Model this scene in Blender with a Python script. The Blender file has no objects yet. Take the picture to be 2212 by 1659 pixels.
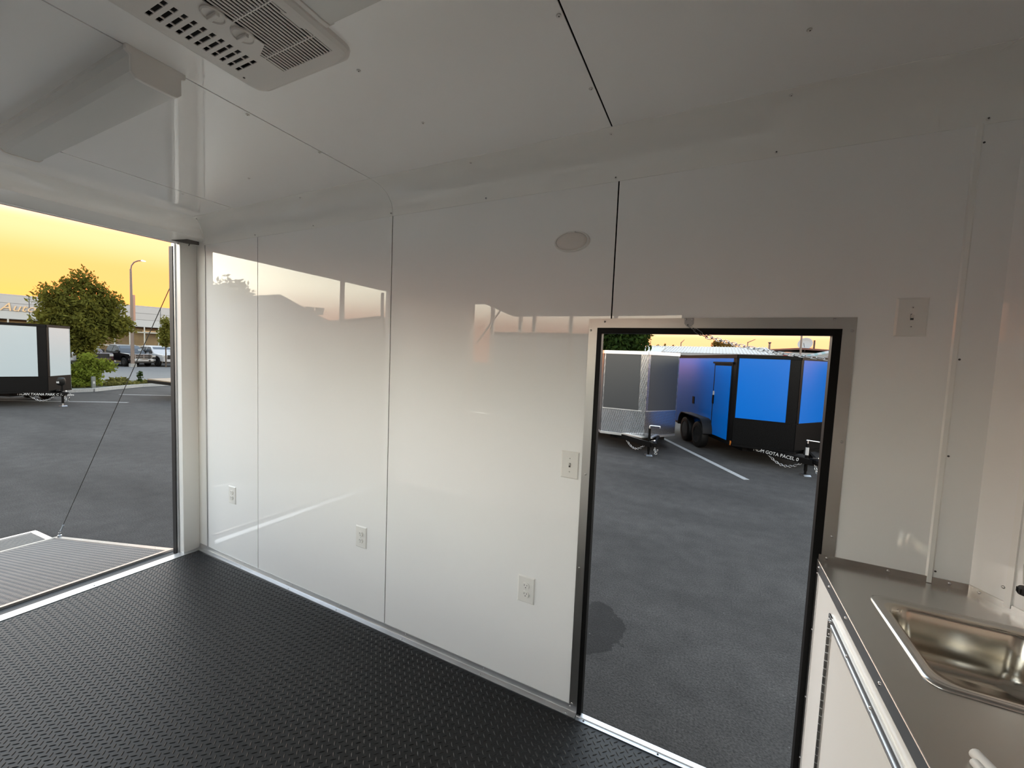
import bpy, bmesh, math, random
import numpy as np
from mathutils import Matrix, Vector
PI = math.pi
sc = bpy.context.scene
COL = sc.collection
random.seed(7)

# ------------------------------------------------------------------ camera
IW, IH, FPX = 2212.0, 1659.0, 873.2
yaw, pitch, roll = 0.4597, -0.0665, 0.0407
fw = Vector((-math.sin(yaw)*math.cos(pitch), math.cos(yaw)*math.cos(pitch), math.sin(pitch)))
rt = Vector((math.cos(yaw), math.sin(yaw), 0.0))
up = rt.cross(fw)
r2 = rt*math.cos(roll) + up*math.sin(roll)
u2 = up*math.cos(roll) - rt*math.sin(roll)
cam_d = bpy.data.cameras.new('camera')
cam_d.sensor_fit = 'HORIZONTAL'
cam_d.sensor_width = 36.0
cam_d.lens = 36.0*FPX/IW
cam_d.clip_start = 0.02
cam_d.clip_end = 600
cam = bpy.data.objects.new('camera', cam_d)
COL.objects.link(cam)
M = Matrix.Identity(4)
for i in range(3):
    M[i][0] = r2[i]; M[i][1] = u2[i]; M[i][2] = -fw[i]
M[0][3], M[1][3], M[2][3] = 0.0, -1.7178, 1.612
cam.matrix_world = M
sc.camera = cam

# ------------------------------------------------------------------ sky
SUN = Vector((-0.955, 0.27, 0.06)).normalized()
world = bpy.data.worlds.new('sky'); sc.world = world
world.use_nodes = True
nt = world.node_tree; nt.nodes.clear()
def wn(t, **k):
    n = nt.nodes.new(t)
    for a, b in k.items(): setattr(n, a, b)
    return n
tc = wn('ShaderNodeTexCoord')
sep = wn('ShaderNodeSeparateXYZ'); nt.links.new(tc.outputs['Generated'], sep.inputs[0])
def sky_ramp(stops):
    """colour of the sky from the horizon (0) to overhead (1)"""
    r = wn('ShaderNodeValToRGB'); nt.links.new(sep.outputs['Z'], r.inputs[0])
    cr = r.color_ramp; cr.interpolation = 'EASE'
    while len(cr.elements) < len(stops): cr.elements.new(0.5)
    for e, (p, c) in zip(cr.elements, stops): e.position = p; e.color = (*c, 1)
    return r.outputs[0]
away = sky_ramp([(0.0, (0.43, 0.148, 0.062)), (0.055, (0.50, 0.182, 0.082)), (0.145, (1.62, 1.52, 1.17)), (0.23, (1.98, 2.02, 1.84)), (0.36, (0.74, 0.80, 0.83)), (0.62, (0.39, 0.46, 0.53)), (1.0, (0.31, 0.39, 0.50))])
sunward = sky_ramp([(0.0, (0.54, 0.175, 0.026)), (0.12, (0.52, 0.160, 0.049)), (0.18, (0.58, 0.20, 0.095)), (0.27, (1.50, 1.46, 1.25)), (0.36, (0.74, 0.80, 0.83)), (0.62, (0.39, 0.46, 0.53)), (1.0, (0.31, 0.39, 0.50))])
dot = wn('ShaderNodeVectorMath', operation='DOT_PRODUCT'); dot.inputs[1].default_value = SUN
nt.links.new(tc.outputs['Generated'], dot.inputs[0])
sm_ = wn('ShaderNodeMapRange', interpolation_type='SMOOTHSTEP')
sm_.inputs['From Min'].default_value = 0.70; sm_.inputs['From Max'].default_value = 0.955
nt.links.new(dot.outputs['Value'], sm_.inputs[0])
mx = wn('ShaderNodeMix', data_type='RGBA')
nt.links.new(sm_.outputs[0], mx.inputs['Factor'])
nt.links.new(away, mx.inputs[6]); nt.links.new(sunward, mx.inputs[7])
bg = wn('ShaderNodeBackground'); bg.inputs['Strength'].default_value = 1.0
nt.links.new(mx.outputs[2], bg.inputs['Color'])
wo = wn('ShaderNodeOutputWorld'); nt.links.new(bg.outputs[0], wo.inputs[0])
try:
    world.cycles.sampling_method = 'MANUAL'; world.cycles.sample_map_resolution = 512
except Exception: pass

# ------------------------------------------------------------------ exposure / film
vs = sc.view_settings
sc.display_settings.display_device = 'sRGB'
vs.view_transform = 'Standard'; vs.look = 'None'; vs.gamma = 1.0
vs.exposure = 2.30
vs.use_curve_mapping = False
sc.cycles.max_bounces = 9
sc.cycles.diffuse_bounces = 7
sc.cycles.glossy_bounces = 4
sc.cycles.transmission_bounces = 4
sc.cycles.caustics_reflective = False
sc.cycles.caustics_refractive = False
sc.cycles.use_denoising = True
sc.cycles.use_adaptive_sampling = True
sc.cycles.adaptive_threshold = 0.06
sc.cycles.sample_clamp_indirect = 6.0

# ================================================================== materials
MATS = {}
def mat(name, col, rough=0.5, metal=0.0, spec=0.5, noise=None, bump=None, coat=0.0, aniso=None):
    """noise=(scale, amount, detail)  bump=(scale, strength, distance)"""
    m = bpy.data.materials.new(name); m.use_nodes = True
    t = m.node_tree; b = t.nodes['Principled BSDF']
    b.inputs['Base Color'].default_value = (*col, 1)
    b.inputs['Roughness'].default_value = rough
    b.inputs['Metallic'].default_value = metal
    b.inputs['Specular IOR Level'].default_value = spec
    b.inputs['Coat Weight'].default_value = coat
    b.inputs['Coat Roughness'].default_value = 0.04
    if noise or bump:
        co = t.nodes.new('ShaderNodeTexCoord')
    if noise:
        n = t.nodes.new('ShaderNodeTexNoise'); n.inputs['Scale'].default_value = noise[0]
        n.inputs['Detail'].default_value = noise[2] if len(noise) > 2 else 3
        t.links.new(co.outputs['Object'], n.inputs['Vector'])
        r = t.nodes.new('ShaderNodeMapRange')
        r.inputs['From Min'].default_value = 0.3; r.inputs['From Max'].default_value = 0.7
        r.inputs['To Min'].default_value = 1-noise[1]; r.inputs['To Max'].default_value = 1+noise[1]
        t.links.new(n.outputs[0], r.inputs[0])
        v = t.nodes.new('ShaderNodeVectorMath'); v.operation = 'SCALE'
        v.inputs[0].default_value = col
        t.links.new(r.outputs[0], v.inputs['Scale'])
        t.links.new(v.outputs[0], b.inputs['Base Color'])
    if bump:
        n = t.nodes.new('ShaderNodeTexNoise'); n.inputs['Scale'].default_value = bump[0]
        n.inputs['Detail'].default_value = 2
        t.links.new(co.outputs['Object'], n.inputs['Vector'])
        bp = t.nodes.new('ShaderNodeBump'); bp.inputs['Strength'].default_value = bump[1]
        bp.inputs['Distance'].default_value = bump[2]
        t.links.new(n.outputs[0], bp.inputs['Height'])
        t.links.new(bp.outputs[0], b.inputs['Normal'])
    MATS[name] = m
    return m

mat('white_panel', (0.915, 0.915, 0.91), 0.014, spec=0.62, bump=(1.3, 0.04, 0.02))
mat('white_cove', (0.90, 0.895, 0.87), 0.10, spec=0.5, bump=(5.0, 0.08, 0.01))
mat('white_plastic', (0.80, 0.79, 0.76), 0.28)
mat('post_paint', (0.80, 0.79, 0.76), 0.22)
mat('seam_gap', (0.012, 0.012, 0.012), 0.9, spec=0.1)
mat('wall_core', (0.10, 0.095, 0.09), 0.8)
mat('black_jamb', (0.004, 0.004, 0.004), 0.5, spec=0.18)
mat('black_rubber', (0.012, 0.012, 0.013), 0.55)
mat('aluminium', (0.66, 0.66, 0.655), 0.30, 1.0, bump=(9, 0.08, 0.004), noise=(6, 0.06))
mat('aluminium_bright', (0.60, 0.605, 0.615), 0.36, 1.0, noise=(8, 0.05))
mat('aluminium_frame', (0.52, 0.51, 0.49), 0.33, 1.0, noise=(5, 0.06))
mat('stainless', (0.55, 0.54, 0.52), 0.26, 1.0, noise=(3, 0.05))
mat('sink_steel', (0.58, 0.54, 0.47), 0.16, 1.0, noise=(4, 0.05))
mat('chrome', (0.82, 0.81, 0.78), 0.08, 1.0)
mat('screw_steel', (0.50, 0.50, 0.50), 0.28, 1.0)
mat('screw_dark', (0.06, 0.06, 0.06), 0.45, 0.0)
mat('screw_white', (0.72, 0.71, 0.68), 0.3)
mat('rubber_floor', (0.0055, 0.0055, 0.0057), 0.46, spec=0.36, noise=(7, 0.15), bump=(240, 0.10, 0.002))
mat('ramp_tread', (0.05, 0.048, 0.047), 0.5, 0.0, noise=(3, 0.2))
mat('ramp_bar', (0.115, 0.108, 0.10), 0.45, 0.1)
mat('ac_plastic', (0.70, 0.675, 0.645), 0.42)
mat('ac_dark', (0.012, 0.010, 0.010), 0.7)
mat('lens_plastic', (0.66, 0.66, 0.64), 0.22)
mat('dome_lens', (0.74, 0.70, 0.66), 0.3)
mat('slot_dark', (0.03, 0.03, 0.03), 0.6)
mat('cabinet_white', (0.91, 0.905, 0.87), 0.22)
mat('cable', (0.05, 0.045, 0.04), 0.5, 0.3)
mat('zinc', (0.30, 0.305, 0.31), 0.36, 1.0)
mat('line_paint', (0.2100, 0.2100, 0.2050), 0.7, noise=(30, 0.2))
mat('concrete', (0.1500, 0.1500, 0.1450), 0.8, noise=(3, 0.25))
mat('road', (0.0375, 0.0375, 0.0385), 0.75, noise=(0.6, 0.18))
mat('soil', (0.0225, 0.0250, 0.0110), 0.9, noise=(2, 0.5))
mat('blue_paint', (0.0005, 0.082, 0.345), 0.22, spec=0.30, bump=(1.1, 0.06, 0.02))
mat('charcoal_paint', (0.028, 0.029, 0.031), 0.34, spec=0.45)
mat('black_paint', (0.0018, 0.0018, 0.0020), 0.42, spec=0.08, noise=(4, 0.2))
mat('pale_paint', (0.2600, 0.3000, 0.3200), 0.2)
mat('white_paint', (0.2750, 0.2800, 0.2850), 0.2)
mat('tire', (0.0030, 0.0030, 0.0030), 0.6, spec=0.25)
mat('rim_black', (0.012, 0.012, 0.012), 0.25, 0.3)
mat('rim_alloy', (0.2000, 0.2000, 0.2000), 0.3, 0.9)
mat('glass_dark', (0.02, 0.026, 0.033), 0.06, spec=0.8)
mat('truck_maroon', (0.0275, 0.0110, 0.0120), 0.22, coat=0.4)
mat('truck_black', (0.0035, 0.0035, 0.004), 0.2, coat=0.3)
mat('truck_white', (0.2500, 0.2550, 0.2650), 0.22, coat=0.3)
mat('truck_silver', (0.1650, 0.1700, 0.1750), 0.25, coat=0.3)
mat('plastic_black', (0.0035, 0.0035, 0.0035), 0.5, spec=0.25)
mat('head_lamp', (0.2500, 0.2500, 0.2400), 0.12, spec=0.8)
mat('amber', (0.2750, 0.0800, 0.0100), 0.3)
mat('red_reflector', (0.2100, 0.0060, 0.0075), 0.35)
mat('white_reflector', (0.3000, 0.3000, 0.3000), 0.35)
mat('trunk', (0.0350, 0.0250, 0.0175), 0.9, noise=(6, 0.35))
mat('pole_steel', (0.0900, 0.0700, 0.0600), 0.5, 0.4)
mat('banner', (0.2500, 0.1400, 0.1000), 0.7)
mat('facade_panel', (0.2000, 0.2100, 0.2200), 0.35, 0.25)
mat('facade_low', (0.2200, 0.2400, 0.2500), 0.35, 0.2)
mat('facade_core', (0.10, 0.11, 0.12), 0.6)
mat('mullion', (0.2400, 0.2450, 0.2250), 0.4)
mat('shop_inside', (0.1200, 0.0800, 0.0350), 0.8, noise=(0.5, 0.5))
mat('sign_gold', (0.40, 0.27, 0.14), 0.4)
mat('roof_metal', (0.13, 0.135, 0.14), 0.5, 0.0)
mat('brown_wall', (0.0850, 0.0550, 0.0375), 0.8, noise=(1, 0.15))
mat('red_fascia', (0.0650, 0.0175, 0.0110), 0.7)
mat('sign_white', (0.19, 0.19, 0.19), 0.6)
mat('sign_red', (0.1650, 0.0100, 0.0100), 0.5)
mat('sign_orange', (0.3000, 0.1100, 0.0200), 0.5)
mat('awning_green', (0.0900, 0.1500, 0.1500), 0.6)
mat('dish', (0.2100, 0.2100, 0.2100), 0.5)
mat('stucco', (0.1800, 0.1650, 0.1450), 0.9, noise=(2, 0.1))
mat('shingle', (0.0300, 0.0250, 0.0225), 0.85, noise=(3, 0.3))
mat('chalk', (0.3750, 0.3750, 0.3700), 0.8)
mat('wood_deck', (0.1700, 0.1250, 0.0800), 0.7, noise=(2, 0.2))
mat('post_grey', (0.1000, 0.1050, 0.0950), 0.7, noise=(5, 0.2))
mat('wire', (0.05, 0.05, 0.05), 0.6)

def leaf_mat(name, col, tr):
    m = bpy.data.materials.new(name); m.use_nodes = True
    t = m.node_tree; t.nodes.clear()
    co = t.nodes.new('ShaderNodeTexCoord')
    n = t.nodes.new('ShaderNodeTexNoise'); n.inputs['Scale'].default_value = 4.0; n.inputs['Detail'].default_value = 4
    t.links.new(co.outputs['Object'], n.inputs['Vector'])
    r = t.nodes.new('ShaderNodeMapRange'); r.inputs['From Min'].default_value = 0.3; r.inputs['From Max'].default_value = 0.7
    r.inputs['To Min'].default_value = 0.55; r.inputs['To Max'].default_value = 1.5
    t.links.new(n.outputs[0], r.inputs[0])
    v = t.nodes.new('ShaderNodeVectorMath'); v.operation = 'SCALE'; v.inputs[0].default_value = col
    t.links.new(r.outputs[0], v.inputs['Scale'])
    v2 = t.nodes.new('ShaderNodeVectorMath'); v2.operation = 'SCALE'; v2.inputs[0].default_value = tr
    t.links.new(r.outputs[0], v2.inputs['Scale'])
    d = t.nodes.new('ShaderNodeBsdfDiffuse'); t.links.new(v.outputs[0], d.inputs['Color'])
    tl = t.nodes.new('ShaderNodeBsdfTranslucent'); t.links.new(v2.outputs[0], tl.inputs['Color'])
    a = t.nodes.new('ShaderNodeAddShader'); t.links.new(d.outputs[0], a.inputs[0]); t.links.new(tl.outputs[0], a.inputs[1])
    o = t.nodes.new('ShaderNodeOutputMaterial'); t.links.new(a.outputs[0], o.inputs[0])
    MATS[name] = m
leaf_mat('leaf_olive', (0.040, 0.042, 0.010), (0.060, 0.052, 0.008))
leaf_mat('leaf_dark', (0.0099, 0.0187, 0.0055), (0.0165, 0.0248, 0.0044))
leaf_mat('leaf_light', (0.066, 0.082, 0.013), (0.066, 0.074, 0.010))
leaf_mat('leaf_rust', (0.0550, 0.0358, 0.0099), (0.0605, 0.0330, 0.0066))
leaf_mat('grass_dry', (0.0605, 0.0578, 0.0193), (0.0440, 0.0413, 0.0110))

def asphalt():
    m = bpy.data.materials.new('asphalt'); m.use_nodes = True
    t = m.node_tree; b = t.nodes['Principled BSDF']; L = t.links.new
    co = t.nodes.new('ShaderNodeTexCoord')
    def noise(scale, detail, stretch=None):
        n = t.nodes.new('ShaderNodeTexNoise'); n.inputs['Scale'].default_value = scale; n.inputs['Detail'].default_value = detail
        if stretch:
            mp = t.nodes.new('ShaderNodeMapping'); mp.inputs['Scale'].default_value = stretch
            L(co.outputs['Object'], mp.inputs[0]); L(mp.outputs[0], n.inputs['Vector'])
        else: L(co.outputs['Object'], n.inputs['Vector'])
        return n.outputs[0]
    def mr(v, a, bb, c, d):
        r = t.nodes.new('ShaderNodeMapRange'); L(v, r.inputs[0])
        for i, x in zip((1, 2, 3, 4), (a, bb, c, d)): r.inputs[i].default_value = x
        return r.outputs[0]
    def mul(a, bb):
        r = t.nodes.new('ShaderNodeMath'); r.operation = 'MULTIPLY'; L(a, r.inputs[0]); L(bb, r.inputs[1]); return r.outputs[0]
    big = mr(noise(0.55, 5, (0.6, 1.7, 1)), 0.32, 0.68, 0.72, 1.32)
    mid = mr(noise(5, 6), 0.3, 0.7, 0.82, 1.18)
    fine = mr(noise(70, 3), 0.3, 0.72, 0.55, 1.5)
    v = mul(mul(big, mid), fine)
    # dark damp patch near the side door
    vd = t.nodes.new('ShaderNodeVectorMath'); vd.operation = 'DISTANCE'
    L(co.outputs['Object'], vd.inputs[0]); vd.inputs[1].default_value = (-0.86, 1.48, 0.0)
    ad = t.nodes.new('ShaderNodeMath'); ad.operation = 'ADD'
    L(vd.outputs['Value'], ad.inputs[0]); L(mr(noise(6, 4), 0.0, 1.0, -0.22, 0.22), ad.inputs[1])
    st = mr(ad.outputs[0], 0.34, 0.36, 0.42, 1.0)
    v = mul(v, st)
    sp = mr(noise(38, 2), 0.73, 0.76, 0.0, 1.0)          # pale grit
    sv = t.nodes.new('ShaderNodeVectorMath'); sv.operation = 'SCALE'; sv.inputs[0].default_value = (0.0290, 0.0272, 0.0256)
    L(v, sv.inputs['Scale'])
    mxn = t.nodes.new('ShaderNodeMix'); mxn.data_type = 'RGBA'
    L(sp, mxn.inputs['Factor']); L(sv.outputs[0], mxn.inputs[6]); mxn.inputs[7].default_value = (0.07, 0.068, 0.065, 1)
    L(mxn.outputs[2], b.inputs['Base Color'])
    b.inputs['Roughness'].default_value = 0.85
    b.inputs['Specular IOR Level'].default_value = 0.2
    bp = t.nodes.new('ShaderNodeBump'); bp.inputs['Strength'].default_value = 0.5; bp.inputs['Distance'].default_value = 0.01
    L(noise(110, 3), bp.inputs['Height']); L(bp.outputs[0], b.inputs['Normal'])
    MATS['asphalt'] = m
asphalt()

def tread_plate(name, col, metal, rough, scale):
    """polished checker plate, too fine at its distance for separate bars"""
    m = bpy.data.materials.new(name); m.use_nodes = True
    t = m.node_tree; b = t.nodes['Principled BSDF']; L = t.links.new
    co = t.nodes.new('ShaderNodeTexCoord')
    mp = t.nodes.new('ShaderNodeMapping'); mp.inputs['Scale'].default_value = (scale, scale, scale)
    mp.inputs['Rotation'].default_value = (0.6, 0.5, 0.7)
    L(co.outputs['Object'], mp.inputs[0])
    ck = t.nodes.new('ShaderNodeTexChecker'); ck.inputs['Scale'].default_value = 1.0
    ck.inputs['Color1'].default_value = (1, 1, 1, 1); ck.inputs['Color2'].default_value = (0, 0, 0, 1)
    L(mp.outputs[0], ck.inputs['Vector'])
    mxn = t.nodes.new('ShaderNodeMix'); mxn.data_type = 'RGBA'
    L(ck.outputs['Fac'], mxn.inputs['Factor'])
    mxn.inputs[6].default_value = (*[c*0.35 for c in col], 1); mxn.inputs[7].default_value = (*col, 1)
    L(mxn.outputs[2], b.inputs['Base Color'])
    b.inputs['Metallic'].default_value = metal; b.inputs['Roughness'].default_value = rough
    b.inputs['Specular IOR Level'].default_value = 0.1
    bp = t.nodes.new('ShaderNodeBump'); bp.inputs['Strength'].default_value = 0.5; bp.inputs['Distance'].default_value = 0.004
    L(ck.outputs['Fac'], bp.inputs['Height']); L(bp.outputs[0], b.inputs['Normal'])
    MATS[name] = m
tread_plate('checker_plate', (0.72, 0.72, 0.73), 1.0, 0.22, 48)
tread_plate('checker_black', (0.0020, 0.0020, 0.0022), 0.0, 0.35, 60)

# ================================================================== mesh helpers
class MB:
    def __init__(s): s.v = []; s.f = []
    def add(s, vs, fs):
        o = len(s.v); s.v += [tuple(p) for p in vs]; s.f += [tuple(i+o for i in q) for q in fs]; return s
    def box(s, x0, y0, z0, x1, y1, z1):
        return s.add([(x0,y0,z0),(x1,y0,z0),(x1,y1,z0),(x0,y1,z0),(x0,y0,z1),(x1,y0,z1),(x1,y1,z1),(x0,y1,z1)],
                     [(0,3,2,1),(4,5,6,7),(0,1,5,4),(1,2,6,5),(2,3,7,6),(3,0,4,7)])
    def prism(s, poly, axis, a, b, poly2=None):
        """polygon in the two other axes (x,y / x,z / y,z order) from a to b along axis"""
        def P(p, t):
            return (p[0],p[1],t) if axis == 'z' else ((p[0],t,p[1]) if axis == 'y' else (t,p[0],p[1]))
        n = len(poly); q = poly2 or poly
        vs = [P(p, a) for p in poly] + [P(p, b) for p in q]
        fs = [tuple(range(n))[::-1], tuple(range(n, 2*n))] + [(i, (i+1) % n, n+(i+1) % n, n+i) for i in range(n)]
        return s.add(vs, fs)
    def obox(s, c, ax, ay, az):
        c, ax, ay, az = map(Vector, (c, ax, ay, az))
        vs = [c+sx*ax+sy*ay+sz*az for sz in (-1,1) for sx, sy in ((-1,-1),(1,-1),(1,1),(-1,1))]
        return s.add(vs, [(0,3,2,1),(4,5,6,7),(0,1,5,4),(1,2,6,5),(2,3,7,6),(3,0,4,7)])
    def bar(s, a, b, w, h, upv=(0,0,1)):
        a, b = Vector(a), Vector(b); d = (b-a); l = d.length; d.normalize()
        sd = d.cross(Vector(upv))
        if sd.length < 1e-4: sd = d.cross(Vector((1,0,0)))
        sd.normalize(); u = sd.cross(d)
        return s.obox((a+b)/2, d*(l/2), sd*(w/2), u*(h/2))
    def tube(s, pts, r, n=8, cap=True):
        pts = [Vector(p) for p in pts]; rs = r if isinstance(r, (list, tuple)) else [r]*len(pts)
        o = len(s.v); ref = None
        for i, p in enumerate(pts):
            d = (pts[min(i+1, len(pts)-1)] - pts[max(i-1, 0)]).normalized()
            if ref is None:
                ref = d.cross(Vector((0,0,1)))
                if ref.length < 1e-3: ref = d.cross(Vector((1,0,0)))
            ref = (ref - d*ref.dot(d)).normalized(); b = d.cross(ref)
            for k in range(n):
                a = 2*PI*k/n; s.v.append(tuple(p + (ref*math.cos(a) + b*math.sin(a))*rs[i]))
        for i in range(len(pts)-1):
            for k in range(n):
                a = o+i*n; s.f.append((a+k, a+(k+1) % n, a+n+(k+1) % n, a+n+k))
        if cap:
            s.f.append(tuple(o+k for k in range(n))[::-1]); e = o+(len(pts)-1)*n
            s.f.append(tuple(e+k for k in range(n)))
        return s
    def lathe(s, prof, c=(0,0,0), ax=(0,0,1), n=24, sx=1.0, sy=1.0):
        """prof = [(radius, height)], revolved round ax through c"""
        ax = Vector(ax).normalized(); c = Vector(c)
        e1 = ax.cross(Vector((0,0,1)))
        if e1.length < 1e-3: e1 = Vector((1,0,0))
        e1.normalize(); e2 = ax.cross(e1)
        o = len(s.v)
        for r, h in prof:
            for k in range(n):
                a = 2*PI*k/n
                s.v.append(tuple(c + ax*h + e1*(r*sx*math.cos(a)) + e2*(r*sy*math.sin(a))))
        for i in range(len(prof)-1):
            for k in range(n):
                a = o+i*n; s.f.append((a+k, a+(k+1) % n, a+n+(k+1) % n, a+n+k))
        if prof[0][0] > 1e-6: s.f.append(tuple(o+k for k in range(n))[::-1])
        if prof[-1][0] > 1e-6: s.f.append(tuple(o+(len(prof)-1)*n+k for k in range(n)))
        return s

WM = {}
def mesh_of(name, mb, m, smooth=None, recalc=True):
    me = bpy.data.meshes.new(name)
    me.from_pydata(mb.v, [], mb.f)
    if recalc:
        bm = bmesh.new(); bm.from_mesh(me)
        bmesh.ops.remove_doubles(bm, verts=bm.verts, dist=1e-6)
        bmesh.ops.recalc_face_normals(bm, faces=bm.faces)
        bm.to_mesh(me); bm.free()
    me.materials.append(MATS[m])
    if smooth:
        me.polygons.foreach_set('use_smooth', [True]*len(me.polygons))
        me.set_sharp_from_angle(angle=math.radians(smooth))
    me.update()
    return me
def link(name, me, parent=None, mw=None):
    o = bpy.data.objects.new(name, me); COL.objects.link(o)
    if parent is not None: o.parent = parent
    return o
def obj(name, mb, m, parent=None, world=True, smooth=None, bevel=0, recalc=True):
    """world=True: coordinates are world coordinates, moved into the parent's frame"""
    pm = WM.get(parent.name, Matrix.Identity(4)) if parent is not None else Matrix.Identity(4)
    if world and parent is not None:
        inv = pm.inverted(); mb.v = [tuple(inv @ Vector(p)) for p in mb.v]
    o = link(name, mesh_of(name, mb, m, smooth, recalc), parent)
    WM[o.name] = pm
    if bevel:
        b = o.modifiers.new('bevel', 'BEVEL'); b.width = bevel; b.segments = 2; b.limit_method = 'ANGLE'; b.angle_limit = math.radians(40)
    return o
def thing(name, label, cat, loc=(0,0,0), rz=0.0, group=None, kind=None):
    o = bpy.data.objects.new(name, None); COL.objects.link(o)
    o.empty_display_size = 0.1
    o.location = loc; o.rotation_euler = (0, 0, rz)
    o['label'] = label; o['category'] = cat
    if group: o['group'] = group
    if kind: o['kind'] = kind
    WM[o.name] = Matrix.Translation(Vector(loc)) @ Matrix.Rotation(rz, 4, 'Z')
    return o
def tag(o, label, cat, group=None, kind=None):
    o['label'] = label; o['category'] = cat
    if group: o['group'] = group
    if kind: o['kind'] = kind
    return o
def struct(name, mb, m, label=None, **k):
    o = obj(name, mb, m, None, **k); o['kind'] = 'structure'
    if label: o['label'] = label
    return o

# screw heads, shared meshes
SCREW = {}
def screw(parent, p, n, r=0.005, m='screw_steel'):
    key = (r, m)
    if key not in SCREW:
        b = MB().lathe([(r*1.02, 0), (r, r*0.25), (r*0.75, r*0.5), (r*0.35, r*0.62), (0.0, r*0.64)], n=10)
        SCREW[key] = mesh_of('screw', b, m, smooth=60)
    o = link('screw', SCREW[key], parent)
    pm = WM.get(parent.name, Matrix.Identity(4))
    q = Vector((0,0,1)).rotation_difference(Vector(n)).to_matrix().to_4x4()
    mm = pm.inverted() @ Matrix.Translation(Vector(p)) @ q
    o.matrix_local = mm
    return o

# ================================================================== the trailer we stand in: shell
W, ZT, ZC, CY = 2.15, 2.373, 2.484, 0.137
S0, S1, S2, S3, S4, XN = -3.446, -2.812, -1.6163, -0.3973, 0.6581, 0.75
XR, NX = -3.56, 1.31
G = -0.58
GAP = 0.0029

floor = struct('floor', MB().prism([(-3.60,0.0),(XN,0.0),(NX,-W/2),(XN,-W),(-3.60,-W)], 'z', -0.09, 0.0), 'rubber_floor')
def tread(cx0, cx1, cy0, cy1, pitch, L, w, h, fn):
    """herringbone of raised lens-shaped bars; fn maps (x, y, z) to the surface"""
    base = np.array([(-L/2,0,0),(-L/5,-w/2,0),(L/5,-w/2,0),(L/2,0,0),(L/5,w/2,0),(-L/5,w/2,0),(-L/4,0,h),(L/4,0,h)])
    fs = [(0,1,6),(1,2,7,6),(2,3,7),(3,4,7),(4,5,6,7),(5,0,6)]
    V, F = [], []; o = 0
    nx = int((cx1-cx0)/pitch); ny = int((cy1-cy0)/pitch)
    for k, (ang, off) in enumerate(((-PI/4, 0.0), (PI/4, pitch/2))):
        c, s = math.cos(ang), math.sin(ang)
        R = base @ np.array([[c, s, 0], [-s, c, 0], [0, 0, 1]])
        for i in range(nx):
            for j in range(ny):
                p = R + np.array([cx0+pitch/2+i*pitch+off, cy0+pitch/2+j*pitch+off, 0])
                V.append(p); F += [tuple(a+o for a in q) for q in fs]; o += 8
    V = np.concatenate(V)
    b = MB(); b.v = [tuple(p) for p in fn(V)]; b.f = F
    return b
t = obj('tread_bars', tread(-3.515, 0.36, -2.13, -0.018, 0.0325, 0.0255, 0.0062, 0.0021, lambda v: v), 'rubber_floor', floor, recalc=False)
t['kind'] = 'stuff'

# --- right-hand wall with the doorway
DX0, DX1, DZ = -0.456, 0.380, 1.752
wr = MB().box(-3.62, 0.022, -0.12, DX0, 0.055, 2.62).box(DX1, 0.022, -0.12, XN+0.03, 0.055, 2.62).box(DX0, 0.022, DZ, DX1, 0.055, 2.62)
wall_right = struct('wall_right', wr, 'seam_gap')
zb = 0.02
def panel(parent, poly, axis, a, b, m='white_panel'):
    return obj('panel', MB().prism(poly, axis, a, b), m, parent)
g = GAP
panel(wall_right, [(XR-0.04,zb),(S0-g,zb),(S0-g,ZT+.02),(XR-0.04,ZT+.02)], 'y', 0.0, 0.004, 'post_paint')
panel(wall_right, [(S0+g,zb),(S1-g,zb),(S1-g,ZT+.005),(S0+g,ZT+.005)], 'y', 0.0, 0.004)
panel(wall_right, [(S1+g,zb),(S2-g,zb),(S2-g,ZT+.005),(S1+g,ZT+.005)], 'y', 0.0, 0.004)
panel(wall_right, [(S2+g,zb),(DX0,zb),(DX0,DZ),(S3-g,DZ),(S3-g,ZT+.005),(S2+g,ZT+.005)], 'y', 0.0, 0.004)
panel(wall_right, [(S3+g,DZ),(DX1,DZ),(DX1,zb),(S4-g,zb),(S4-g,ZT+.005),(S3+g,ZT+.005)], 'y', 0.0, 0.004)
panel(wall_right, [(S4+g,zb),(XN,zb),(XN,ZT+.005),(S4+g,ZT+.005)], 'y', 0.0, 0.004)

# --- left-hand wall (behind the camera's right shoulder) with the serving window
VX0, VX1, VZ0, VZ1 = -2.46, -0.26, 0.96, 2.20
wl = MB().box(-3.62, -W-0.055, -0.12, VX0, -W-0.0045, 2.62).box(VX1, -W-0.055, -0.12, XN+0.03, -W-0.0045, 2.62)
wl.box(VX0, -W-0.055, -0.12, VX1, -W-0.0045, VZ0).box(VX0, -W-0.055, VZ1, VX1, -W-0.0045, 2.62)
wall_left = struct('wall_left', wl, 'seam_gap')
ya, yb = -W-0.004, -W
panel(wall_left, [(XR-0.04,zb),(S1-g,zb),(S1-g,ZT+.005),(XR-0.04,ZT+.005)], 'y', ya, yb)
panel(wall_left, [(S1+g,zb),(S2-g,zb),(S2-g,VZ0),(VX0,VZ0),(VX0,VZ1),(S2-g,VZ1),(S2-g,ZT+.005),(S1+g,ZT+.005)], 'y', ya, yb)
panel(wall_left, [(S2+g,zb),(S3-g,zb),(S3-g,VZ0),(S2+g,VZ0)], 'y', ya, yb)
panel(wall_left, [(S2+g,VZ1),(S3-g,VZ1),(S3-g,ZT+.005),(S2+g,ZT+.005)], 'y', ya, yb)
panel(wall_left, [(S3+g,zb),(XN,zb),(XN,ZT+.005),(S3+g,ZT+.005),(S3+g,VZ1),(VX1,VZ1),(VX1,VZ0),(S3+g,VZ0)], 'y', ya, yb)

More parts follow.
